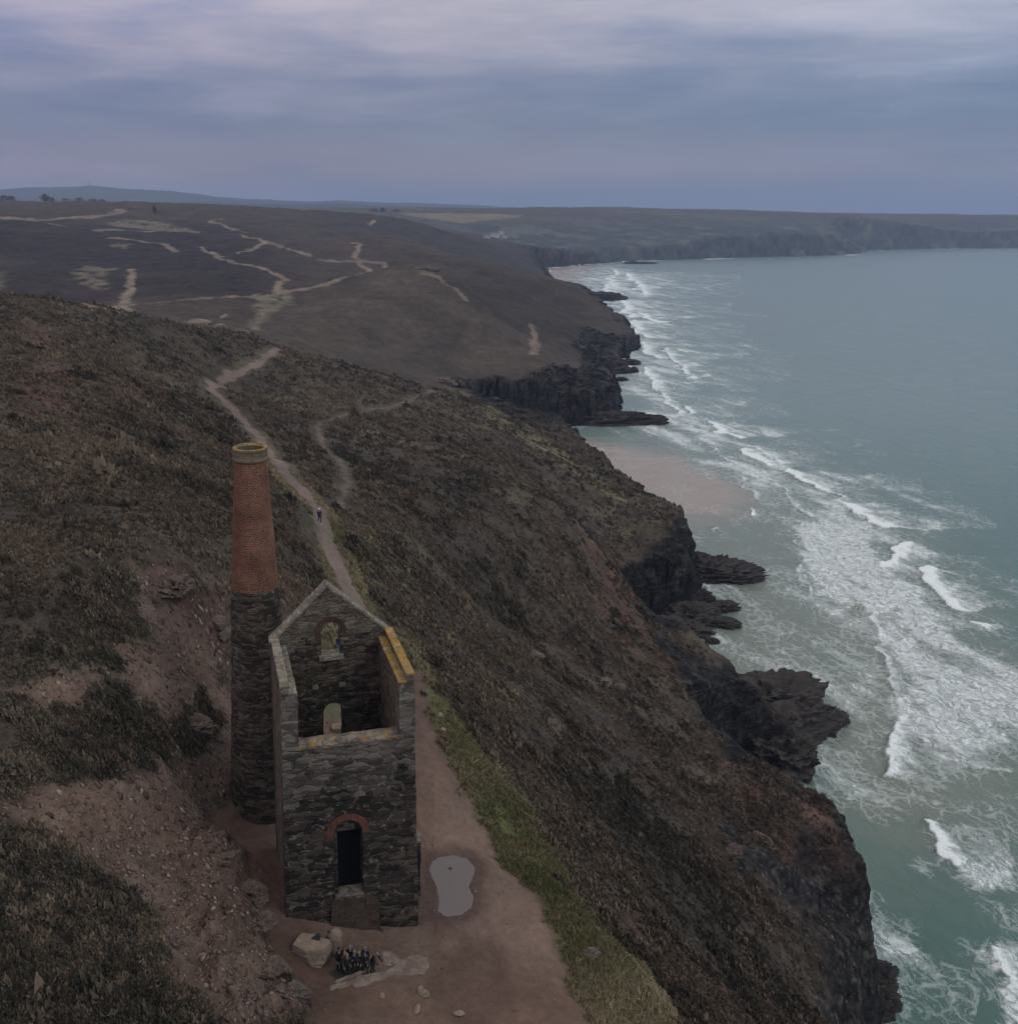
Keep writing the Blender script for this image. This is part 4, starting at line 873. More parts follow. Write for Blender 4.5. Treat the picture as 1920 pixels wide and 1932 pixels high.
# quoins of the front right corner and the stub wall against the seaward side
slab('buttress', (W_-.05, W_+.75, 2.6, 4.6, bot, zr(63.9)), ST_D, eh, .07, 60)
slab('buttress_cap', (W_-.02, W_+.78, 2.55, 4.65, zr(63.88), zr(64.05)), COPE_G, eh, .05, 61)

# ------------------------------------------------------------------ chimney
CHX, CHY = float(at_y(496, 1510, 63.6)[0]), 63.6
CH_LEAN = 0.016
ch = thing('chimney', 'tall round stack of red brick on a dark stone base, behind the engine house', 'chimney', (CHX, CHY, 61.0))
def lathe(prof, n=72, lean=0.0):
    bm = bmesh.new(); rows = []
    for r_, z in prof: rows.append([bm.verts.new((lean*z + r_*math.cos(2*math.pi*i/n), r_*math.sin(2*math.pi*i/n), z)) for i in range(n)])
    for a, b in zip(rows[:-1], rows[1:]):
        for i in range(n): bm.faces.new([a[i], a[(i+1) % n], b[(i+1) % n], b[i]])
    return bm
def dens(prof, st=.3):
    o = []
    for (r0, z0), (r1, z1) in zip(prof[:-1], prof[1:]):
        m = max(1, int(round(math.hypot(r1-r0, z1-z0)/st))); o += [(r0+(r1-r0)*i/m, z0+(z1-z0)*i/m) for i in range(m)]
    return o+[prof[-1]]
link('stone_base', warp_mesh(bm_mesh('stone_base', lathe(dens([(2.75, -3), (2.46, 1.2), (2.2, 6), (1.98, 11), (1.74, 18.3), (1.66, 18.45), (1.3, 18.45)]), lean=CH_LEAN)), .07, .6, 70), ST_MID, ch)
bs = link('brick_shaft', warp_mesh(bm_mesh('brick_shaft', lathe(dens([(1.665, 18.3), (1.645, 18.6), (1.46, 22.0), (1.28, 25.0), (1.11, 27.75), (1.11, 27.85), (.8, 27.85), (.85, 18.3)]), lean=CH_LEAN)), .012, .5, 72), brick_mat('chimney_brick', (0.165, 0.062, 0.036), (0.088, 0.038, 0.026), (0.215, 0.140, 0.098), True, .26, .12), ch)
link('chimney_cap', warp_mesh(bm_mesh('chimney_cap', lathe(dens([(1.10, 27.68), (1.21, 27.72), (1.25, 27.82), (1.22, 27.92), (1.17, 28.0), (1.17, 28.4), (1.21, 28.48), (1.20, 28.6), (1.04, 28.62), (.92, 28.5), (.85, 27.8)], .12), lean=CH_LEAN)), .02, .3, 74), brick_mat('cap_stone', (0.120, 0.095, 0.060), (0.082, 0.066, 0.044), (0.17, 0.14, 0.095), True, .24, .105), ch)
link('lichen_rim', warp_mesh(bm_mesh('lichen_rim', lathe([(1.205, 28.59), (1.12, 28.64), (1.05, 28.63), (.91, 28.5)], lean=CH_LEAN)), .015, .3, 75), COPE_Y, ch)

# ------------------------------------------------------------------ heather, rubble: cover nobody could count
def scatter(n, t0, t1, r0, r1, keep):
    a = RNG.uniform(t0, t1, n); b = RNG.uniform(math.log(r0), math.log(r1), n)
    x = np.sin(a)*np.exp(b); y = np.cos(a)*np.exp(b)
    k = keep(x, y); return x[k], y[k]
def inst_mesh(name, protos, x, y, z, scale, rz, tint, squash=None, tilt=None):
    """one mesh out of many copies of small triangle prototypes"""
    co, tr, ti, off = [], [], [], 0
    which = RNG.integers(0, len(protos), len(x))
    for k, (pv_, pt_) in enumerate(protos):
        m = which == k; n_ = int(m.sum())
        if not n_: continue
        c, s = np.cos(rz[m]), np.sin(rz[m]); sc = scale[m]
        P = pv_[None]*sc[:, None, None]
        if squash is not None: P = P*np.stack([np.ones(n_), np.ones(n_), squash[m]], -1)[:, None, :]
        xx = P[..., 0]*c[:, None]-P[..., 1]*s[:, None]+x[m][:, None]; yy = P[..., 0]*s[:, None]+P[..., 1]*c[:, None]+y[m][:, None]
        zz_ = P[..., 2]+z[m][:, None]
        if tilt is not None: zz_ = zz_ + (xx-x[m][:, None])*tilt[0][m][:, None] + (yy-y[m][:, None])*tilt[1][m][:, None]
        co.append(np.stack([xx, yy, zz_], -1).reshape(-1, 3)); nv = len(pv_)
        tr.append((pt_[None]+(np.arange(n_)*nv)[:, None, None]+off).reshape(-1, 3)); ti.append(np.repeat(tint[m], nv) + np.tile(RNG.normal(0, .03, nv), n_)); off += n_*nv
    return np_mesh(name, np.concatenate(co), tris=np.concatenate(tr), attrs={'tint': np.clip(np.concatenate(ti), 0, 1)})
def gradz(x, y):
    e = 0.6; return (at_ground(x+e, y)-at_ground(x-e, y))/(2*e), (at_ground(x, y+e)-at_ground(x, y-e))/(2*e)
def tuft_proto(seed, nb=15, spread=.5, h=.55, leaf=.30):
    rg = np.random.default_rng(seed); v, t = [], []
    for i in range(nb):
        a = rg.uniform(0, 2*math.pi); el = rg.uniform(.05, 1.0)**.7*math.pi/2
        c = np.array([math.cos(a)*math.cos(el)*spread, math.sin(a)*math.cos(el)*spread, math.sin(el)*h*rg.uniform(.6, 1.1)])
        up = np.array([c[0]*.8, c[1]*.8, .55+c[2]]); up /= np.linalg.norm(up)
        sd2 = np.cross(up, rg.normal(size=3)); sd2 /= np.linalg.norm(sd2)+1e-9
        l = leaf*rg.uniform(.7, 1.4); b = len(v)
        v += [c-sd2*l*.5-up*l*.45, c+sd2*l*.5-up*l*.45, c+up*l*.75+rg.normal(size=3)*.05]
        t.append((b, b+1, b+2))
    return np.array(v), np.array(t)
protos = [tuft_proto(s) for s in range(6)]
def keep_h(x, y):
    p = look(heath, x, y)*(1-look(Z_grass, x, y))*(1-look(W_main, x, y))*(1-look(W_thin, x, y)) > RNG.uniform(.25, .8, len(x))
    z = at_ground(x, y); gap = (fbm2(x/4.5, y/4.5, 4, 602) < -.16) & (RNG.uniform(size=len(x)) < .75); return p & (z > 6) & ~gap & ~((x > -4) & (x < 10) & (y < 61))
x, y = scatter(330000, R(-31), R(34), 34, 400, keep_h)
r_ = np.hypot(x, y); z = at_ground(x, y)
tn = np.clip(.44 + .30*fbm2(x/9, y/9, 4, 600) + .22*fbm2(x/35, y/35, 3, 605) + .16*fbm2(x/1.5, y/1.5, 2, 610) + RNG.normal(0, .13, len(x)) - .10*look(burnt, x, y) - .16*look(scrub, x, y), 0, 1)
tx, ty = gradz(x, y); tx = np.clip(tx, -1.2, 1.2); ty = np.clip(ty, -1.2, 1.2)
sc = (.35*(r_/80)**.45)*RNG.lognormal(0, .48, len(x))*(.75 + .5*np.clip(fbm2(x/5, y/5, 3, 620)+.3, 0, 1))
TM = tuft_mat()
tag(link('heather', inst_mesh('heather', protos, x, y, z-.04*sc, sc, RNG.uniform(0, 6.28, len(x)), tn, RNG.uniform(.6, 1.15, len(x)), (tx, ty)), TM), 'dark brown heather covering the slopes', kind='stuff')
# dark gorse cushions in drifts
def keep_g(x, y):
    f = fbm2(x/7, y/7, 4, 640); p = np.maximum(look(heath, x, y), look(Z_bush, x, y))*(1-.8*look(Z_grass, x, y))*(1-look(W_main, x, y))*(1-look(W_thin, x, y))
    p = p*~((x > -4) & (x < 17) & (y < 61))*(look(Z_dirt, x, y) < .05)
    lft = (x < -2) & (np.hypot(x, y) < 75)
    return (p > .6) & ((f > .38) | ((look(Z_bush, x, y) > .4) & (f > -.2)) | (lft & (f > .30)) | ((look(Z_bush2, x, y) > .4) & (f > -.08))) & (at_ground(x, y) > 8)
x, y = scatter(60000, R(-31), R(33), 34, 200, keep_g); r_ = np.hypot(x, y); z = at_ground(x, y)
gp = [tuft_proto(s+50, 70, .58, .72, .145) for s in range(5)]
sc = .72*(r_/70)**.4*RNG.lognormal(0, .4, len(x)); tx, ty = gradz(x, y)
tn = np.clip(.27 + .34*fbm2(x/4, y/4, 3, 650) + RNG.normal(0, .17, len(x)), 0, 1)
tag(link('gorse', inst_mesh('gorse', gp, x, y, z-.08*sc, sc, RNG.uniform(0, 6.28, len(x)), tn, RNG.uniform(.6, 1.0, len(x)), (np.clip(tx, -1, 1), np.clip(ty, -1, 1))), TM), 'dark green gorse cushions among the heather', kind='stuff')
# short grass on the seaward bank
def grass_proto(seed):
    rg = np.random.default_rng(seed); v, t = [], []
    for i in range(9):
        a = rg.uniform(0, 6.28); d = rg.uniform(0, .5); c = np.array([math.cos(a)*d, math.sin(a)*d, 0]); q_ = rg.normal(size=3)*.3; q_[2] = rg.uniform(.4, .9)
        s_ = np.array([math.cos(a+1.5), math.sin(a+1.5), 0])*.09; b = len(v); v += [c-s_, c+s_, c+q_]; t.append((b, b+1, b+2))
    return np.array(v), np.array(t)
x, y = scatter(260000, R(-12), R(30), 34, 140, lambda x, y: ((look(gr, x, y)*(1-.75*sstep(.0, .3, -fbm2(x/6, y/6, 4, 222)))) > RNG.uniform(.25, .95, len(x))) | ((look(verge, x, y) > .5) & (RNG.uniform(size=len(x)) < .6)))
z = at_ground(x, y); m_, t_, b_ = mat('bank_grass')
ti = attr(t_, 'tint').outputs['Fac']; t_.links.new(RAMP(t_, ti, [(0, (0.060, 0.062, 0.025)), (.35, (0.125, 0.118, 0.056)), (.6, (0.165, 0.142, 0.080)), (1, (0.25, 0.205, 0.130))]), b_.inputs['Base Color']); b_.inputs['Roughness'].default_value = .9; b_.inputs['Specular IOR Level'].default_value = .1
tx, ty = gradz(x, y); tx = np.clip(tx, -1.2, 1.2); ty = np.clip(ty, -1.2, 1.2)
gn = fbm2(x/11, y/11, 4, 200)
tag(link('grass', inst_mesh('grass', [grass_proto(s) for s in range(5)], x, y, z-.02, .30*RNG.lognormal(0, .3, len(x))*np.sqrt(np.hypot(x, y)/60), RNG.uniform(0, 6.28, len(x)), np.clip(.78-.9*gn+RNG.normal(0, .15, len(x)), 0, 1), None, (tx, ty)), m_), 'short green and straw coloured grass beside the path', kind='stuff')
# loose red rubble on the spoil slope, small stones on the bench and in bare spots of the sea slope
def facet(seed, n=11):
    rg = np.random.default_rng(seed); bm = bmesh.new()
    for i in range(n):
        p = rg.normal(size=3); p /= np.linalg.norm(p); bm.verts.new(p*np.array([.55, .42, .30])*rg.uniform(.75, 1.15))
    bmesh.ops.convex_hull(bm, input=bm.verts[:]); bmesh.ops.delete(bm, geom=[v for v in bm.verts if not v.link_faces], context='VERTS'); bmesh.ops.triangulate(bm, faces=bm.faces[:]); bm.verts.index_update()
    v = np.array([v.co[:] for v in bm.verts]); t = np.array([[w_.index for w_ in f.verts] for f in bm.faces]); bm.free(); return v, t
fp = [facet(s) for s in range(8)]
def keep_s(x, y):
    s = look(scr, x, y); f = fbm2(x/5, y/5, 4, 660); rc_ = look(rockv, x, y)*(at_ground(x, y) > 14)*(np.hypot(x, y) < 260)
    d_ = look(Z_dirt, x, y)*(fbm2(x/3, y/3, 3, 662) > .1)
    u_ = RNG.uniform(size=len(x)); return ((s > .5) & (u_ < .85+.6*f)) | ((rc_ > .5) & (u_ < .16+.25*f)) | ((d_ > .5) & (u_ < .05)) | ((look(Z_red, x, y) > .5) & (u_ < .10))
x, y = scatter(170000, R(-31), R(33), 34, 260, keep_s); z = at_ground(x, y)
sc = .17*RNG.lognormal(0, .62, len(x))*(np.hypot(x, y)/60)**.6; sc = np.minimum(sc, .55)*np.where(look(Z_dirt, x, y) > .5, .5, 1)
m_, t_, b_ = mat('rubble_stone'); ti = attr(t_, 'tint').outputs['Fac']; gg = N(t_, 'ShaderNodeNewGeometry').outputs['Position']
cc = MIX(t_, 1.0, RAMP(t_, ti, [(0, (0.050, 0.034, 0.029)), (.5, (0.110, 0.076, 0.063)), (.8, (0.16, 0.118, 0.10)), (1, (0.225, 0.18, 0.155))]), RAMP(t_, noise(t_, gg, 8), [(.3, .7), (.7, 1.3)]), 'MULTIPLY')
t_.links.new(cc, b_.inputs['Base Color']); b_.inputs['Roughness'].default_value = .9; b_.inputs['Specular IOR Level'].default_value = .15
tag(link('rubble', inst_mesh('rubble', fp, x, y, z+.05*sc, sc, RNG.uniform(0, 6.28, len(x)), np.clip(RNG.normal(.50, .27, len(x)) - .42*(look(rockv, x, y) > .5), 0, 1), RNG.uniform(.6, 1.3, len(x)), gradz(x, y)), m_), 'loose reddish rubble strewn over the bare slope', kind='stuff')

# ------------------------------------------------------------------ single rocks
RK_RED = rock_mat('red_brown_rock', (0.050, 0.036, 0.031), (0.175, 0.135, 0.115), 1.3, lich=(0.10, 0.095, 0.08))
RK_BANK = rock_mat('bank_rock', (0.040, 0.029, 0.025), (0.150, 0.110, 0.092), 2.4, lich=(0.085, 0.078, 0.062))
RK_PALE = rock_mat('pale_granite', (0.115, 0.085, 0.066), (0.26, 0.205, 0.165), 1.8, False, lich=(0.150, 0.115, 0.088))
RK_SEA = rock_mat('wet_sea_rock', (0.006, 0.006, 0.006), (0.072, 0.060, 0.053), 0.7)
def rock_me(seed, dim, planes=9, sub=4, amp=.10, box=0.0):
    rg = np.random.default_rng(seed); bm = bmesh.new(); bmesh.ops.create_icosphere(bm, subdivisions=sub, radius=1)
    co = np.array([v.co[:] for v in bm.verts])
    if box: 
        m = np.abs(co).max(1, keepdims=True); co = co*(1-box) + (co/m)*box*.85
    for i in range(planes):
        n_ = rg.normal(size=3); n_ /= np.linalg.norm(n_); d = rg.uniform(.62, .88); e = co@n_-d
        co = co - np.where(e > 0, e*.94, 0)[:, None]*n_[None]
    q_ = co*2.2+seed*3.1
    nn_ = fbm3(q_[:, 0], q_[:, 1], q_[:, 2]*1.8, 5, seed, .58) if amp < .25 else 1.1*(.45-np.abs(fbm3(q_[:, 0], q_[:, 1], q_[:, 2]*1.4, 5, seed, .6))*1.8)
    co = co*(1+amp*2*nn_)[:, None]
    co = co*np.array(dim)/2
    for v, c in zip(bm.verts, co): v.co = c
    return bm_mesh('rock', bm)
def rock(name, label, cat, u, v, dim, seed, m, group=None, sea=False, lift=.25, rz=None, **kw):
    p = Vector(at_z(u, v, 0)) if sea else gpt(u, v)
    o = link(name, rock_me(seed, dim, **kw), m); o.location = p + Vector((0, 0, dim[2]*lift)); o.rotation_euler = (0, 0, seed*1.7 if rz is None else rz)
    return tag(o, label, cat, group)
rock('boulder', 'large pale block of granite with a flat top, in front of the engine house', 'boulder', 589, 1806, (2.5, 1.75, 1.5), 3, RK_PALE, lift=.34, rz=R(-28), planes=3, amp=.045, box=.75)
rock('standing_stone', 'upright tapering pale stone right of the large granite block', 'stone', 634, 1799, (1.0, .85, 2.3), 12, RK_PALE, lift=.33, rz=.3, planes=4, amp=.07, box=.2)
GS = 'pale stones lying on the worn path'
rock('path_stone', 'pale stone at the left of three below the concrete patch', 'stone', 793, 1867, (.55, .40, .3), 21, RK_PALE, GS)
rock('path_stone', 'largest pale stone on the path below the concrete patch', 'stone', 800, 1877, (.7, .5, .42), 22, RK_PALE, GS)
rock('path_stone', 'pale flat stone nearest the bottom edge, left of the lone one', 'stone', 787, 1906, (.8, .45, .26), 23, RK_PALE, GS)
rock('path_stone', 'lone pale stone far right on the bare ground near the bottom edge', 'stone', 866, 1915, (.7, .45, .3), 24, RK_PALE, GS)
rock('path_stone', 'small pale stone beside the yellow-green tuft below the concrete patch', 'stone', 721, 1880, (.5, .35, .2), 25, RK_PALE, GS)
rock('path_stone', 'small stone sticking out of the puddle', 'stone', 850, 1639, (.32, .26, .3), 26, RK_RED)
rock('path_stone', 'pale stone at the grass edge right of the engine house', 'stone', 829, 1352, (.8, .6, .5), 27, RK_PALE)
rock('path_stone', 'second pale stone, lower and darker, by the grass edge right of the engine house', 'stone', 835, 1380, (.7, .6, .5), 28, RK_PALE)
rock('stone_block', 'pinkish pale block seen through the lower window of the gable', 'stone', 637, 1376, (1.3, .8, .6), 29, RK_PALE, lift=.3, planes=3, box=.7, amp=.05, rz=.1)
GO = 'rock outcrops on the excavated bank'
for i, (u, v, d, s, lb) in enumerate([(470, 1690, (3.4, 2.4, 2.0), 31, 'ragged grey-brown outcrop at the top of the bank, nearest the engine house'), (432, 1655, (2.2, 1.7, 1.2), 32, 'low rock on the bank just below the chimney foot'),
      (492, 1770, (2.6, 2.0, 1.5), 33, 'dark grey outcrop on the bank left of the granite block'), (520, 1862, (3.0, 2.4, 1.9), 34, 'big reddish outcrop on the bank low in the photo'), (552, 1905, (2.6, 2.0, 2.0), 35, 'lichened grey outcrop at the foot of the bank by the bottom edge'),
      (470, 1900, (2.4, 1.8, 1.3), 36, 'brown rock left of the lichened outcrop at the bottom edge'), (410, 1615, (1.8, 1.2, .9), 37, 'small brown rock at the upper end of the bank'), (345, 1690, (1.6, 1.2, .8), 38, 'lone brown rock midway up the rubble slope'),
      (268, 1632, (1.3, .9, .7), 39, 'small dark rock high on the rubble slope beside the heather'), (330, 1775, (1.5, 1.0, .8), 40, 'pale pointed rock at the heather edge of the rubble slope')]):
    rock('outcrop', lb, 'rock', u, v, tuple(q*.78 for q in d), s, RK_BANK, GO, lift=.02, planes=16, amp=.30, sub=5)
rock('outcrop', 'large slanting slab of rock high on the scar left of the chimney', 'rock', 437-102, 1108, (3.4, 2.6, 1.8), 43, RK_BANK, lift=.02, amp=.32, sub=5)
rock('outcrop', 'pale square block close to the left edge of the chimney', 'rock', 413, 1180, (1.6, 1.2, 1.2), 44, RK_RED, lift=.2, planes=3, box=.7, amp=.06)
rock('outcrop', 'second pale square block below the first, left of the chimney', 'rock', 424, 1200, (1.8, 1.2, 1.0), 45, RK_RED, lift=.2, planes=3, box=.7, amp=.06)
rock('outcrop', 'broad flat brown rock among bushes left of the chimney base', 'rock', 370, 1370, (3.2, 2.2, 1.3), 46, RK_BANK, lift=.02, amp=.32, sub=5)
GR = 'dark rocks standing in the surf'
sea_rocks = [((1356, 1091), (25, 10, 5.5), 51, 'long dark reef running out from the second headland', R(12)), ((1330, 1084), (20, 12, 7.0), 52, 'dark lump of rock where the long reef joins the cliff', .1),
  ((1360, 1150), (9, 4.5, 2.6), 53, 'dark rock awash just below the long reef', .3), ((1350, 1178), (10, 5, 2.4), 54, 'low rock at the tip of the ledge under the second headland', -.1), ((1295, 1224), (4.5, 3.2, 1.7), 55, 'small rock in the foam left of the ledge', .4), ((1342, 1212), (3.2, 2.4, 1.3), 56, 'smallest lone rock in the wash below the ledge', 0),
  ((1268, 1193), (18, 11, 4.4), 57, 'broad brown ledge at the foot of the second headland', .2), ((1300, 1168), (14, 9, 4.6), 58, 'stepped ledge between cliff foot and long reef', .3), ((1318, 1135), (8, 6, 4.0), 59, 'rock against the cliff under the long reef', .2),
  ((1165, 799), (40, 11, 7), 61, 'long thin reef at the far end of the sandy bay', R(4)), ((1183, 687), (16, 9, 4), 62, 'rock right of the third headland, upper of two', .2), ((1180, 702), (20, 10, 4.5), 63, 'rock right of the third headland, lower of two', .5), ((1160, 690), (14, 8, 4), 64, 'rock close under the third headland cliff', 0), ((1171, 718), (8, 6, 2.5), 65, 'small isolated rock below the third headland', 0),
  ((1120, 566), (70, 26, 11), 66, 'dark stack beyond the headland near the far beach', R(10)), ((1095, 570), (36, 20, 7), 67, 'low rock left of the dark stack by the far beach', 0), ((1060, 538), (40, 22, 6), 68, 'flat rock at the upper edge of the far beach', .2), ((1205, 497), (60, 24, 6), 69, 'tiny rock under the far cliffs', 0),
  ((1650, 1850), (7, 5, 3), 71, 'jagged rock at the cliff foot in the lower right surf', .3), ((1660, 1895), (6, 4, 2.6), 72, 'brown rock in foam at the bottom right', .9), ((1645, 1880), (5, 4, 2.6), 73, 'wet rock pressed against the nearest cliff', .2),
  ((1525, 1366), (13, 8, 6.0), 74, 'blocky rock at the tip of the nearest spit', .2), ((1502, 1376), (16, 10, 6.5), 75, 'second blocky rock on the nearest spit', .5), ((1474, 1396), (19, 13, 7.5), 76, 'thick ridge of dark rock in the middle of the nearest spit', .35), ((1465, 1340), (22, 14, 9.0), 77, 'dark rock ridge joining the nearest spit to the cliff', .25), ((1464, 1440), (14, 12, 8.0), 78, 'rounded buttress on the near side of the spit', .6)]
for (u, v), d, s, lb, rz_ in sea_rocks:
    rock('sea_rock', lb, 'rock', u, v, (d[0], d[1], d[2]*1.25), s, RK_SEA, GR, True, .10, rz_, planes=5, amp=.42, sub=5)
# white quartz-like blocks on the sea slope
GW = 'pale rock outcrops on the seaward slope'
for i, (u, v, d, lb) in enumerate([(1010, 1235, (2.4, 1.6, 1.2), 'pale stone on the slope right of the gable'), (965, 953, (4.5, 2.5, 2.0), 'pale outcrop high on the slope beyond the chimney'), (1100, 995, (4, 2.4, 2), 'pale outcrop near the green cliff-top shoulder'), (1140, 1290, (3.2, 2, 1.6), 'pale crag in the middle of the slope'), (1165, 1300, (2.6, 1.6, 1.3), 'smaller crag right of the mid-slope one'), (1040, 1375, (3, 2, 1.4), 'scree block below the grass bank'),
      (1110, 1940-140, (1.4, .9, .7), 'small pale rock above the bottom right slope'), (1440, 1590, (3.2, 2.0, 2.4), 'upright grey rib on the cliff edge'), (1385, 1610, (2.6, 1.8, 2.0), 'lower grey rib left of the upright one'), (840, 722, (14, 7, 4), 'rocky knoll where the second path meets the skyline of the near ridge'), (800, 510, (26, 10, 5), 'bare rocks on top of the middle hill')]):
    rock('outcrop', lb, 'rock', u, v, d, 81+i, RK_BANK if i in (7, 8) else RK_RED, GW, lift=.05, planes=12, amp=.30, sub=5)
for i, (u, v, d, lb) in enumerate([(377, 610, (13, 6, 4), 'white patch of rock on the dark valley side, left of two'), (425, 600, (10, 5, 4), 'white patch of rock on the dark valley side, upper right'), (415, 618, (7, 4, 3), 'white patch of rock on the dark valley side, lower right')]):
    rock('outcrop', lb, 'rock', u, v, d, 96+i, RK_PALE, 'white rocks in the valley', lift=.1)

# ------------------------------------------------------------------ bench details
pm, pt2, pb = mat('puddle_water'); pb.inputs['Base Color'].default_value = (0.088, 0.072, 0.077, 1); pb.inputs['Roughness'].default_value = .06; pb.inputs['IOR'].default_value = 1.33; pb.inputs['Specular IOR Level'].default_value = .8
bm = bmesh.new(); pvs = []
pp = [Vector((p[0], p[1], PUDZ)) for p in pudxy]
for i in range(len(pp)):
    a, b, c, d = pp[i-1], pp[i], pp[(i+1) % len(pp)], pp[(i+2) % len(pp)]
    for k in range(4):
        t = k/4; pvs.append(.5*((2*b)+(c-a)*t+(2*a-5*b+4*c-d)*t*t+(3*b-a-3*c+d)*t**3))
cen = sum(pvs, Vector())/len(pvs)
bm.faces.new([bm.verts.new(cen+(p-cen)*(1.05+.26*float(fbm2(p.x*1.3, p.y*1.3, 4, 333)))) for p in pvs]); o = link('puddle', bm_mesh('puddle', bm), pm); o['kind'] = 'structure'; o['label'] = 'shallow grey puddle on the worn ground'
def ground_slab(name, poly, th, m, parent=None, lift=.02, flat=False, wob=.05, seed=0):
    """a thin slab lying on the ground, outline given by survey rays"""
    P = [gpt(u, v) for u, v in poly]; c = sum(P, Vector())/len(P)
    bm = bmesh.new(); out = []
    for i in range(len(P)):
        a, b = P[i], P[(i+1) % len(P)]; k = max(2, int((b-a).length/.25))
        for j in range(k):
            q0 = a+(b-a)*j/k; ww_ = wob*2.2; out.append(q0+Vector((ww_*float(fbm2(q0.x*1.6, q0.y*1.6, 3, seed+1)), ww_*1.3*float(fbm2(q0.x*1.6+9, q0.y*1.6, 3, seed+2)), 0)))
    N_ = 6; rings = []
    for rr in range(N_+1):
        f = 1-rr/N_; row = []
        for j, p in enumerate(out):
            q = c+(p-c)*f; h = c.z if flat else float(at_ground(q.x, q.y))
            row.append(bm.verts.new((q.x, q.y, h+lift+(th if rr > 0 else -.12))))
            if rr == N_: break
        rings.append(row)
    for a, b in zip(rings[:-1], rings[1:]):
        for j in range(len(a)):
            if len(b) == 1: bm.faces.new([a[j], a[(j+1) % len(a)], b[0]])
            else: bm.faces.new([a[j], a[(j+1) % len(a)], b[(j+1) % len(b)], b[j]])
    me = bm_mesh(name, bm)
    if wob: warp_mesh(me, min(wob, .06), .6, seed)
    return link(name, me, m, parent)
CONC = rock_mat('pale_concrete', (0.12, 0.092, 0.078), (0.25, 0.20, 0.17), 3.0, False)
cnt = CONC.node_tree; cb = cnt.nodes['Principled BSDF']; old = cb.inputs['Base Color'].links[0].from_socket
cg = N(cnt, 'ShaderNodeNewGeometry').outputs['Position']
cnt.links.new(MIX(cnt, RAMP(cnt, noise(cnt, cg, 1.1, 6, .7), [(.44, 0.0), (.60, .9)]), old, (0.115, 0.078, 0.064)), cb.inputs['Base Color'])
o = ground_slab('concrete_patch', [(934-160, 1806), (790, 1797), (812, 1806), (816, 1828-8), (806, 1838), (775, 1842), (735, 1846), (690, 1858), (640, 1868), (610, 1872), (606, 1866), (640, 1855), (690, 1846), (740, 1832), (770, 1824)], .05, CONC, wob=.16, seed=4)
tag(o, 'broken pale concrete slab on the bare ground right of the people', 'slab')
o = ground_slab('concrete_patch', [(715, 1806), (722, 1797), (745, 1798), (760, 1812), (790, 1811), (775, 1822), (740, 1826), (718, 1818)], .04, CONC, wob=.16, seed=5)
tag(o, 'smaller worn concrete patch beside the right end of the shaft grille', 'slab')
gm, gt2, gb = mat('dark_grille'); gv = N(gt2, 'ShaderNodeTexCoord').outputs['Object']
wv = N(gt2, 'ShaderNodeTexWave', bands_direction='X', ins={'Vector': gv, 'Scale': 3.0}).outputs['Fac']
gt2.links.new(RAMP(gt2, wv, [(.3, (0.006, 0.006, 0.006)), (.7, (0.020, 0.018, 0.017))]), gb.inputs['Base Color']); gb.inputs['Roughness'].default_value = .6
sg = thing('shaft_cover', 'dark grille over the mine shaft with a pale kerb, under the group of people', 'shaft cover')
ground_slab('grille', [(614, 1836), (631, 1853), (708, 1827), (690, 1812)], .05, gm, sg, lift=.03, wob=0)
ground_slab('kerb', [(628, 1856), (634, 1859), (712, 1829), (708, 1825)], .12, CONC, sg, wob=.03)
bg_, bt_, bb_ = mat('dark_bag'); bb_.inputs['Base Color'].default_value = (0.012, 0.012, 0.016, 1); bb_.inputs['Roughness'].default_value = .7
bp = None
for ob_ in C.objects:
    if ob_.name == 'boulder': bp = ob_
bm = bmesh.new()
vs_ = [bm.verts.new(v) for v in ((-.36, -.12, 0), (.26, -.16, 0), (.28, .16, 0), (-.30, .14, 0), (-.20, -.06, .14), (.12, -.06, .40), (.20, .06, .44), (-.14, .08, .16))]
for f in ((0, 1, 5, 4), (1, 2, 6, 5), (2, 3, 7, 6), (3, 0, 4, 7), (4, 5, 6, 7), (3, 2, 1, 0)): bm.faces.new([vs_[i] for i in f])
bmesh.ops.subdivide_edges(bm, edges=bm.edges[:], cuts=2, use_grid_fill=True, smooth=.3)
o = link('bag', warp_mesh(bm_mesh('bag', bm), .03, .2, 5), bg_); tag(o, 'dark pointed rucksack lying on top of the granite block', 'bag')
o.location = bp.location + Vector((.25, .25, .62))

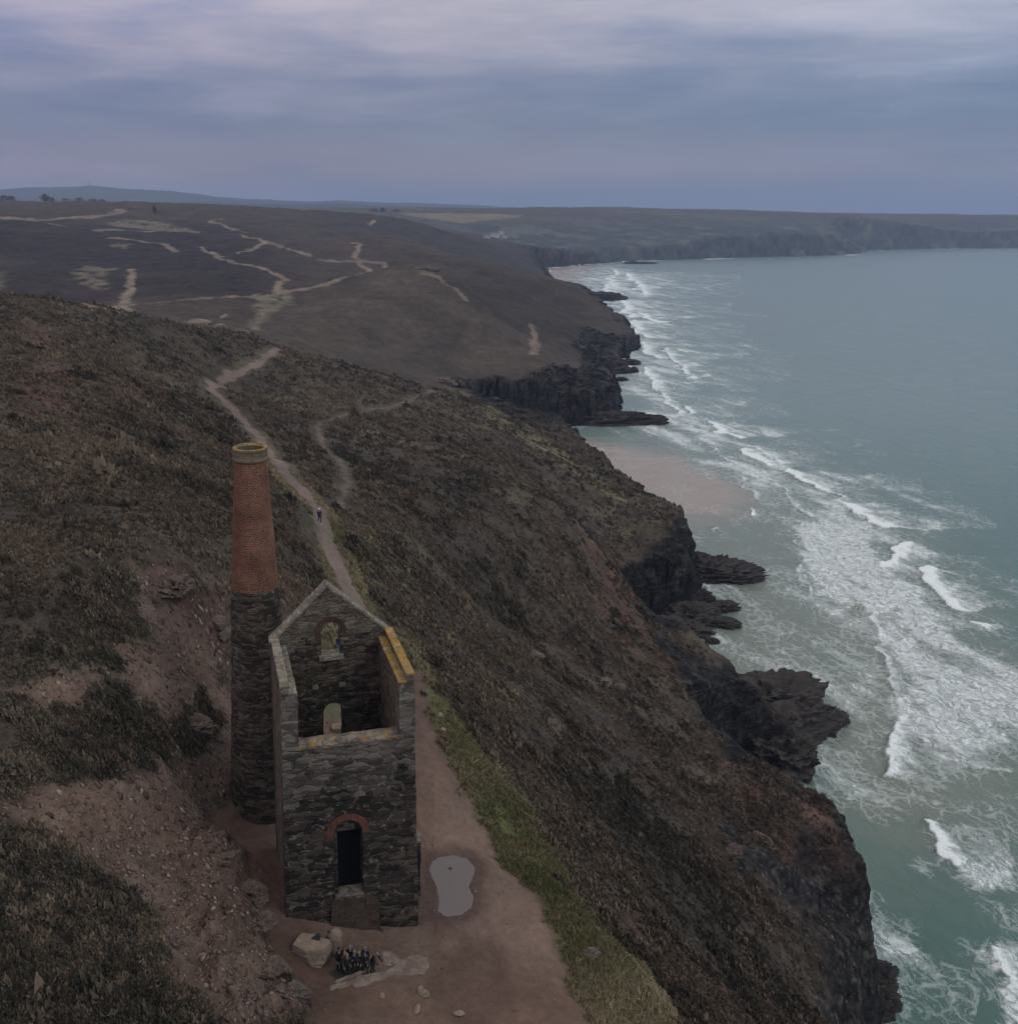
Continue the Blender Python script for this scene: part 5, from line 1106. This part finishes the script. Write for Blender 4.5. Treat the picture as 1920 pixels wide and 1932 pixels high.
# ------------------------------------------------------------------ people
def cloth(name, col): return plain(name, col, .85, .15, .3, 9.0)
SKIN = plain('skin', (0.22, 0.135, 0.10), .6, .3, .05); 
CLO = {k: cloth(k+'_cloth', c) for k, c in dict(black=(0.012, 0.012, 0.014), charcoal=(0.028, 0.029, 0.032), navy=(0.013, 0.018, 0.040), green=(0.020, 0.026, 0.022), grey=(0.16, 0.17, 0.18), denim=(0.030, 0.038, 0.060), brown=(0.045, 0.030, 0.022), white=(0.62, 0.62, 0.60), blue=(0.05, 0.22, 0.45)).items()}
HAIR = {k: plain(k+'_hair', c, .6, .3, .3, 20) for k, c in dict(dark=(0.018, 0.013, 0.011), brown=(0.055, 0.033, 0.022), fair=(0.15, 0.10, 0.06), grey=(0.10, 0.098, 0.096)).items()}
def person(label, loc, rz=0.0, h=1.74, lean=0.0, stride=0.0, arms=((-8, 12), (8, 12)), bend=0.0, top='black', legs='black', shoes='black', hair='dark', hat=None, group=None, name='person', headturn=0):
    """body grown as one surface from a joint skeleton; faces -Y before rz.  arms: (swing forward, elbow bend) in degrees"""
    me = bpy.data.meshes.new('body'); ob = bpy.data.objects.new(name, me); C.objects.link(ob)
    V_, E_, Rd, Cat = [], [], [], []
    def add(p, r, par, cat):
        V_.append(Vector(p)); Rd.append(r); Cat.append(cat)
        if par is not None: E_.append((par, len(V_)-1))
        return len(V_)-1
    hipz = .93 - .18*bend
    rl = Matrix.Rotation(R(lean), 3, 'X')           # forward lean tips the trunk towards -Y
    pv0 = Vector((0, 0, hipz))
    U = lambda x, y, z: pv0 + rl @ (Vector((x, y, z)) - Vector((0, 0, .93)))
    pel = add(pv0, .125, None, 'top'); wa = add(U(0, 0, 1.10), .125, pel, 'top'); chs = add(U(0, .01, 1.30), .15, wa, 'top')
    nk = add(U(0, 0, 1.475), .058, chs, 'skin'); hb_ = add(U(0, -.015, 1.57), .075, nk, 'skin'); hd = add(U(0, -.025, 1.655), .098, hb_, 'skin'); tp = add(U(0, -.01, 1.735), .06, hd, 'skin')
    ns_ = add(U(0, -.135, 1.635), .016, hd, 'skin')
    for sx, (sw_, eb) in zip((-1, 1), arms):
        sh_ = add(U(sx*.185, .01, 1.41), .075, chs, 'top')
        a = R(sw_); dirv = Vector((sx*.14, -math.sin(a), -math.cos(a))).normalized()
        el_ = add(V_[sh_]+dirv*.29, .052, sh_, 'top')
        a2 = R(sw_+eb); d2 = Vector((-sx*.10*min(1, eb/60), -math.sin(a2), -math.cos(a2))).normalized()
        wr = add(V_[el_]+d2*.25, .034, el_, 'top'); pl_ = add(V_[wr]+d2*.075, .036, wr, 'skin')
        fwd = Vector((0, -1, 0)) if abs(d2.y) < .7 else Vector((0, 0, 1)); side_ = d2.cross(Vector((sx, 0, 0))); side_ = side_.normalized() if side_.length > .1 else fwd
        for k, ln in zip((-1.5, -.5, .5, 1.5), (.068, .082, .078, .060)):
            f1 = add(V_[pl_]+side_*k*.021+d2*.042, .0095, pl_, 'skin'); add(V_[f1]+d2*ln*.6+Vector((-sx*.02, 0, 0)), .0075, f1, 'skin')
        th_ = add(V_[pl_]-side_*.045+d2*-.005+Vector((-sx*.012, 0, 0)), .010, pl_, 'skin'); add(V_[th_]+d2*.04-side_*.012, .008, th_, 'skin')
    for sx in (-1, 1):
        s_ = stride*sx; hp = add((sx*.095, 0, hipz-.05), .095, pel, 'legs')
        kn = add((sx*.105, -.10*bend*2 - math.sin(s_)*.43 - (.05 if s_ > 0 else 0), hipz-.05-.42*math.cos(s_)+.03*bend), .062, hp, 'legs')
        an = add((sx*.11, -math.sin(s_)*.78 + (.06 if s_ < 0 else 0), .095 + (.05 if s_ < -.05 else 0)), .044, kn, 'legs')
        hl = add(V_[an]+Vector((0, -.02, -.055)), .040, an, 'shoes'); add(V_[hl]+Vector((sx*.02, -.16, .0)), .036, hl, 'shoes')
    me.from_pydata([v[:] for v in V_], E_, []); me.update()
    ob.modifiers.new('skin', 'SKIN'); sb_ = ob.modifiers.new('sub', 'SUBSURF'); sb_.levels = 1; sb_.render_levels = 1
    lay = me.skin_vertices[0].data if me.skin_vertices else None
    if lay is None:
        bmt = bmesh.new(); bmt.from_mesh(me); bmt.verts.layers.skin.verify(); bmt.to_mesh(me); bmt.free(); lay = me.skin_vertices[0].data
    for i, r_2 in enumerate(Rd): lay[i].radius = (r_2, r_2*(.72 if Cat[i] == 'top' and r_2 > .1 else 1)); lay[i].use_root = (i == 0)
    dg = bpy.context.evaluated_depsgraph_get(); dg.update()
    nm = bpy.data.meshes.new_from_object(ob.evaluated_get(dg)); ob.modifiers.clear(); ob.data = nm; bpy.data.meshes.remove(me)
    nm.materials.clear(); order = ['top', 'legs', 'skin', 'shoes']
    for k, m_ in zip(order, (CLO[top], CLO[legs], SKIN, CLO[shoes])): nm.materials.append(m_)
    # nearest bone decides the cloth
    segs = [(V_[a], V_[b], Cat[b], .5*(Rd[a]+Rd[b])) for a, b in E_]
    for p in nm.polygons:
        c = p.center; best = 9; bc = 'top'
        for a, b, ct, rr in segs:
            ab = b-a; t = max(0, min(1, (c-a).dot(ab)/max(ab.length_squared, 1e-9))); d = (c-a-ab*t).length/rr
            if d < best: best, bc = d, ct
        p.material_index = order.index(bc); p.use_smooth = True
    s_ = h/1.79; ob.scale = (s_, s_, s_); ob.location = loc; ob.rotation_euler = (0, 0, rz)
    tag(ob, label, 'person', group)
    # hair or hat follows the skull
    bm = bmesh.new(); bmesh.ops.create_icosphere(bm, subdivisions=3, radius=1)
    hc = (V_[hd]+V_[tp])/2 + rl @ Vector((0, .02, -.01))
    for v in bm.verts:
        q = v.co.copy()
        if q.y < -.2 and q.z < .25: q = q*.72
        if q.z < -.55: q.z = -.55
        v.co = hc + rl @ Vector((q.x*.102, q.y*.122, q.z*.118))
    hr = link('hat' if hat else 'hair', bm_mesh('hair', bm), CLO[hat] if hat else HAIR[hair], ob, True)
    if hat:
        bm = bmesh.new()
        for k in range(2):
            pass
        bm.free()
    return ob
def foot(u, v): return gpt(u, v) + Vector((0, 0, .005))
GP = 'visitors gathered on the shaft grille'
grp = [((640, 1833), 'person at the left end of the group, dark coat, arms hanging', dict(rz=.5, top='black', hair='dark', lean=6)),
 ((651, 1829), 'person in dark coat with brown hair, back row, second from the left', dict(rz=.2, top='charcoal', hair='brown')),
 ((662, 1829), 'grey-haired person in a black coat, back row left of centre', dict(rz=-.1, top='black', hair='grey')),
 ((669, 1837), 'person in a navy jacket in the middle of the group', dict(rz=.1, top='navy', legs='black', hair='grey', lean=8)),
 ((655, 1842), 'person with fair hair at the front left of the group, grey trouser stripe', dict(rz=.2, top='charcoal', legs='green', hair='fair', lean=14)),
 ((648, 1838), 'person in front beside the fair-haired one, head bowed, dark green top', dict(rz=.6, top='green', hair='fair', lean=18)),
 ((680, 1834), 'person with fair hair just right of the middle of the group', dict(rz=-.2, top='black', hair='fair')),
 ((690, 1836), 'broad person in charcoal at the front right of the group', dict(rz=-.2, top='charcoal', legs='charcoal', hair='dark', lean=10)),
 ((692, 1829), 'person with grey hair in the back row on the right', dict(rz=-.4, top='navy', hair='grey')),
 ((702, 1833), 'person at the right end of the group bending to the right, arm reaching down', dict(rz=.9, top='black', hair='fair', lean=34, bend=.3, arms=((50, 10), (35, 20))))]
for (u, v), lb, kw in grp:
    kw.setdefault('bend', random.uniform(.0, .45)); kw.setdefault('lean', random.uniform(2, 22))
    person(lb, foot(u, v), group=GP, h=random.uniform(1.80, 1.95), arms=kw.pop('arms', ((random.uniform(-5, 25), random.uniform(10, 70)), (random.uniform(-5, 25), random.uniform(10, 70)))), **kw)
person('person in dark clothes standing against the upright pale stone', foot(621, 1799), .5, top='charcoal', legs='green', hair='dark', lean=6, arms=((25, 60), (25, 70)))
person('person with a white hat walking down the main path in a navy tracksuit', foot(603, 986), .25, h=1.92, top='navy', legs='navy', shoes='white', hat='white', stride=.22, arms=((18, 30), (-15, 15)))
GB = 'people standing on the grass bank by the path'
person('person at the left of three on the bank, dark coat', foot(657, 1032), .3, h=1.8, top='black', hair='dark', group=GB, arms=((10, 50), (5, 20)))
person('person in the middle of three on the bank, black coat and fair skin', foot(664, 1030), 0, h=1.86, top='black', hair='brown', group=GB)
person('person at the right of three on the bank, pale shoes', foot(671, 1031), -.3, h=1.76, top='charcoal', legs='black', shoes='grey', hair='grey', group=GB)
person('person with bright blue trouser pockets seen through the upper gable window', foot(640, 1236), .4, h=1.9, top='navy', legs='blue', hair='dark', stride=.2)
person('tiny lone person on the skyline of the near ridge left of the path', foot(487, 643), 0, h=2.0, top='black', legs='black', hair='dark')

# ------------------------------------------------------------------ far things
def far_pt(u, v): p = hit(u, v); return Vector((p[0], p[1], float(at_ground(p[0], p[1]))))
WHT = plain('white_render', (0.42, 0.42, 0.41), .8, .2, .08, .3); SLT = plain('grey_slate', (0.10, 0.10, 0.11), .7, .2, .2, .5); WIN, wt_, wb_ = mat('window_glass'); wb_.inputs['Base Color'].default_value = (.03, .035, .04, 1); wb_.inputs['Roughness'].default_value = .15
def house(label, u, v, w_, d_, h_, rz_):
    t = thing('house', label, 'house', far_pt(u, v), rz_, 'white houses in the far valley')
    link('wall', bm_mesh('wall', box_bm(-w_/2, w_/2, -d_/2, d_/2, -5, h_, 50)), WHT, t)
    bm = bmesh.new(); r_h = d_*.42; ov = .4
    a = [bm.verts.new(c) for c in ((-w_/2-ov, -d_/2-ov, h_), (w_/2+ov, -d_/2-ov, h_), (w_/2+ov, d_/2+ov, h_), (-w_/2-ov, d_/2+ov, h_), (-w_/2-ov, 0, h_+r_h), (w_/2+ov, 0, h_+r_h))]
    for f in ((0, 1, 5, 4), (2, 3, 4, 5), (0, 4, 3), (1, 2, 5), (3, 2, 1, 0)): bm.faces.new([a[i] for i in f])
    link('roof', bm_mesh('roof', bm), SLT, t)
    for k in range(max(2, int(w_/4))):
        x_ = -w_/2 + w_*(k+.5)/max(2, int(w_/4)); link('window', bm_mesh('window', box_bm(x_-.6, x_+.6, -d_/2-.06, -d_/2+.1, h_*.35, h_*.7, 9)), WIN, t)
house('largest white house in the far valley behind the moor', 932, 446, 22, 9, 7, .2)
house('low white house left of the largest one in the far valley', 918, 448, 14, 8, 5, -.2)
house('white house highest on the slope in the far valley', 944, 441, 13, 8, 6, .4)
house('small white house at the right end of the far valley hamlet', 952, 448, 11, 7, 5, 0)
# tapering memorial column on the distant hill
p = Vector(at_y(169, 349, 8200)); t = thing('monument', 'tiny memorial column on the crest of the blue distant hill', 'monument', (p.x, p.y, p.z-6))
MS = plain('monument_stone', (0.2, 0.19, 0.18)); link('column', bm_mesh('column', lathe([(7, 0), (6, 14), (4.4, 15), (2.6, 40), (.4, 46)], 8)), MS, t); link('plinth', bm_mesh('plinth', box_bm(-9, 9, -9, 9, -12, 1, 50)), MS, t)
p = Vector(at_y(1365, 404, 2900)); t = thing('mast', 'thin mast on the far plateau skyline', 'mast', (p.x, p.y, p.z-4)); link('pole', bm_mesh('pole', lathe([(.8, 0), (.4, 16), (.1, 17)], 8)), MS, t); link('base', bm_mesh('base', box_bm(-2, 2, -2, 2, -6, 1.5, 9)), MS, t)
# stump of a ruined engine house on the moor skyline
p = far_pt(292, 399); RS_ = .62; t = thing('ruined_tower', 'small dark ruin stump on the moor skyline', 'ruin', p)
link('wall', warp_mesh(bm_mesh('wall', box_bm(-3.5*RS_, 3.5*RS_, -3*RS_, 3*RS_, -3, 11*RS_, 1.5)), .4, 2, 5), ST_D, t); link('chimney_stub', warp_mesh(bm_mesh('chimney_stub', lathe([(1.6*RS_, 9*RS_), (1.2*RS_, 15*RS_), (.7*RS_, 15*RS_)], 14)), .15, 1, 6), ST_D, t)
# trees and hedges along the far skylines
FOL = plain('far_foliage', (0.032, 0.038, 0.030), .95, .05, .5, .5); BRK_T = plain('bark', (0.06, 0.05, 0.04))
def tree(label, loc, h, wd, seed, group):
    rg = np.random.default_rng(seed); t = thing('tree', label, 'tree', loc, 0, group)
    link('trunk', bm_mesh('trunk', lathe([(h*.05, -4), (h*.035, h*.3), (h*.012, h*.75)], 7)), BRK_T, t)
    n_ = 420; a = rg.uniform(0, 6.28, n_); cz = rg.uniform(0, 1, n_); rad = np.sqrt(rg.uniform(.15, 1, n_))
    lob = 1 + .3*np.sin(a*3+seed) + .2*np.sin(a*5+2*seed); prof_ = np.sin(np.clip(cz*.86+.12, 0, 1)*math.pi)**.6
    c = np.stack([np.cos(a)*rad*prof_*wd/2*lob, np.sin(a)*rad*prof_*wd/2*lob, h*(.18+.8*cz) + rg.normal(0, h*.03, n_)], -1)
    v = (c[:, None, :] + rg.normal(size=(n_, 3, 3))*h*.065).reshape(-1, 3)
    link('crown', np_mesh('crown', v, tris=np.arange(n_*3).reshape(-1, 3)), FOL, t)
GT = 'trees on the far skyline'
def sky_tree(i, u, v, Yd, h, wd, lb):
    p = Vector(at_y(u, v, Yd)); tree(lb, (p.x, p.y, p.z), h, wd, 700+i, GT)
for i, (u, v, Yd, h, wd, lb) in enumerate([(8, 381, 1900, 12, 22, 'broad dark tree at the left edge behind the moor'), (22, 381, 1900, 11, 18, 'dark tree second from the left edge behind the moor'), (86, 381, 1900, 14, 16, 'domed dark tree standing highest above the left moor skyline'), (98, 382, 1900, 9, 18, 'low tree touching the right side of the domed one'),
     (125, 382, 1950, 8, 22, 'low spreading tree left of the skyline ruin'), (150, 383, 1950, 10, 24, 'long hedge-like tree midway between domed tree and ruin'), (175, 384, 1950, 9, 22, 'low tree just left of the gap before the ruin'), (193, 384, 1950, 8, 16, 'last low tree before the ruin'), (245, 386, 1950, 6, 20, 'low bush-like tree nearest the ruin'),
     (706, 402, 2700, 12, 22, 'tree on the skyline above the tan field, leftmost'), (722, 402, 2700, 14, 20, 'tallest tree above the tan field'), (748, 402, 2700, 11, 30, 'broad tree above the tan field, right of the tallest'), (1095, 405, 3000, 12, 36, 'broad tree left of centre on the far cliff plateau'), (1120, 405, 3000, 9, 28, 'low tree on the far plateau beside the broad one'), (1233, 405, 3100, 15, 26, 'tallest tree on the far plateau'),
     (1258, 405, 3100, 10, 36, 'spreading tree right of the tallest on the far plateau'), (1400, 407, 3200, 12, 60, 'long dark clump of trees above the far cliffs'), (1440, 407, 3200, 9, 40, 'lower clump right of the long dark one'), (1530, 408, 3300, 9, 40, 'low clump at the right of the far plateau')]):
    sky_tree(i, u, v, Yd, h, wd, lb)
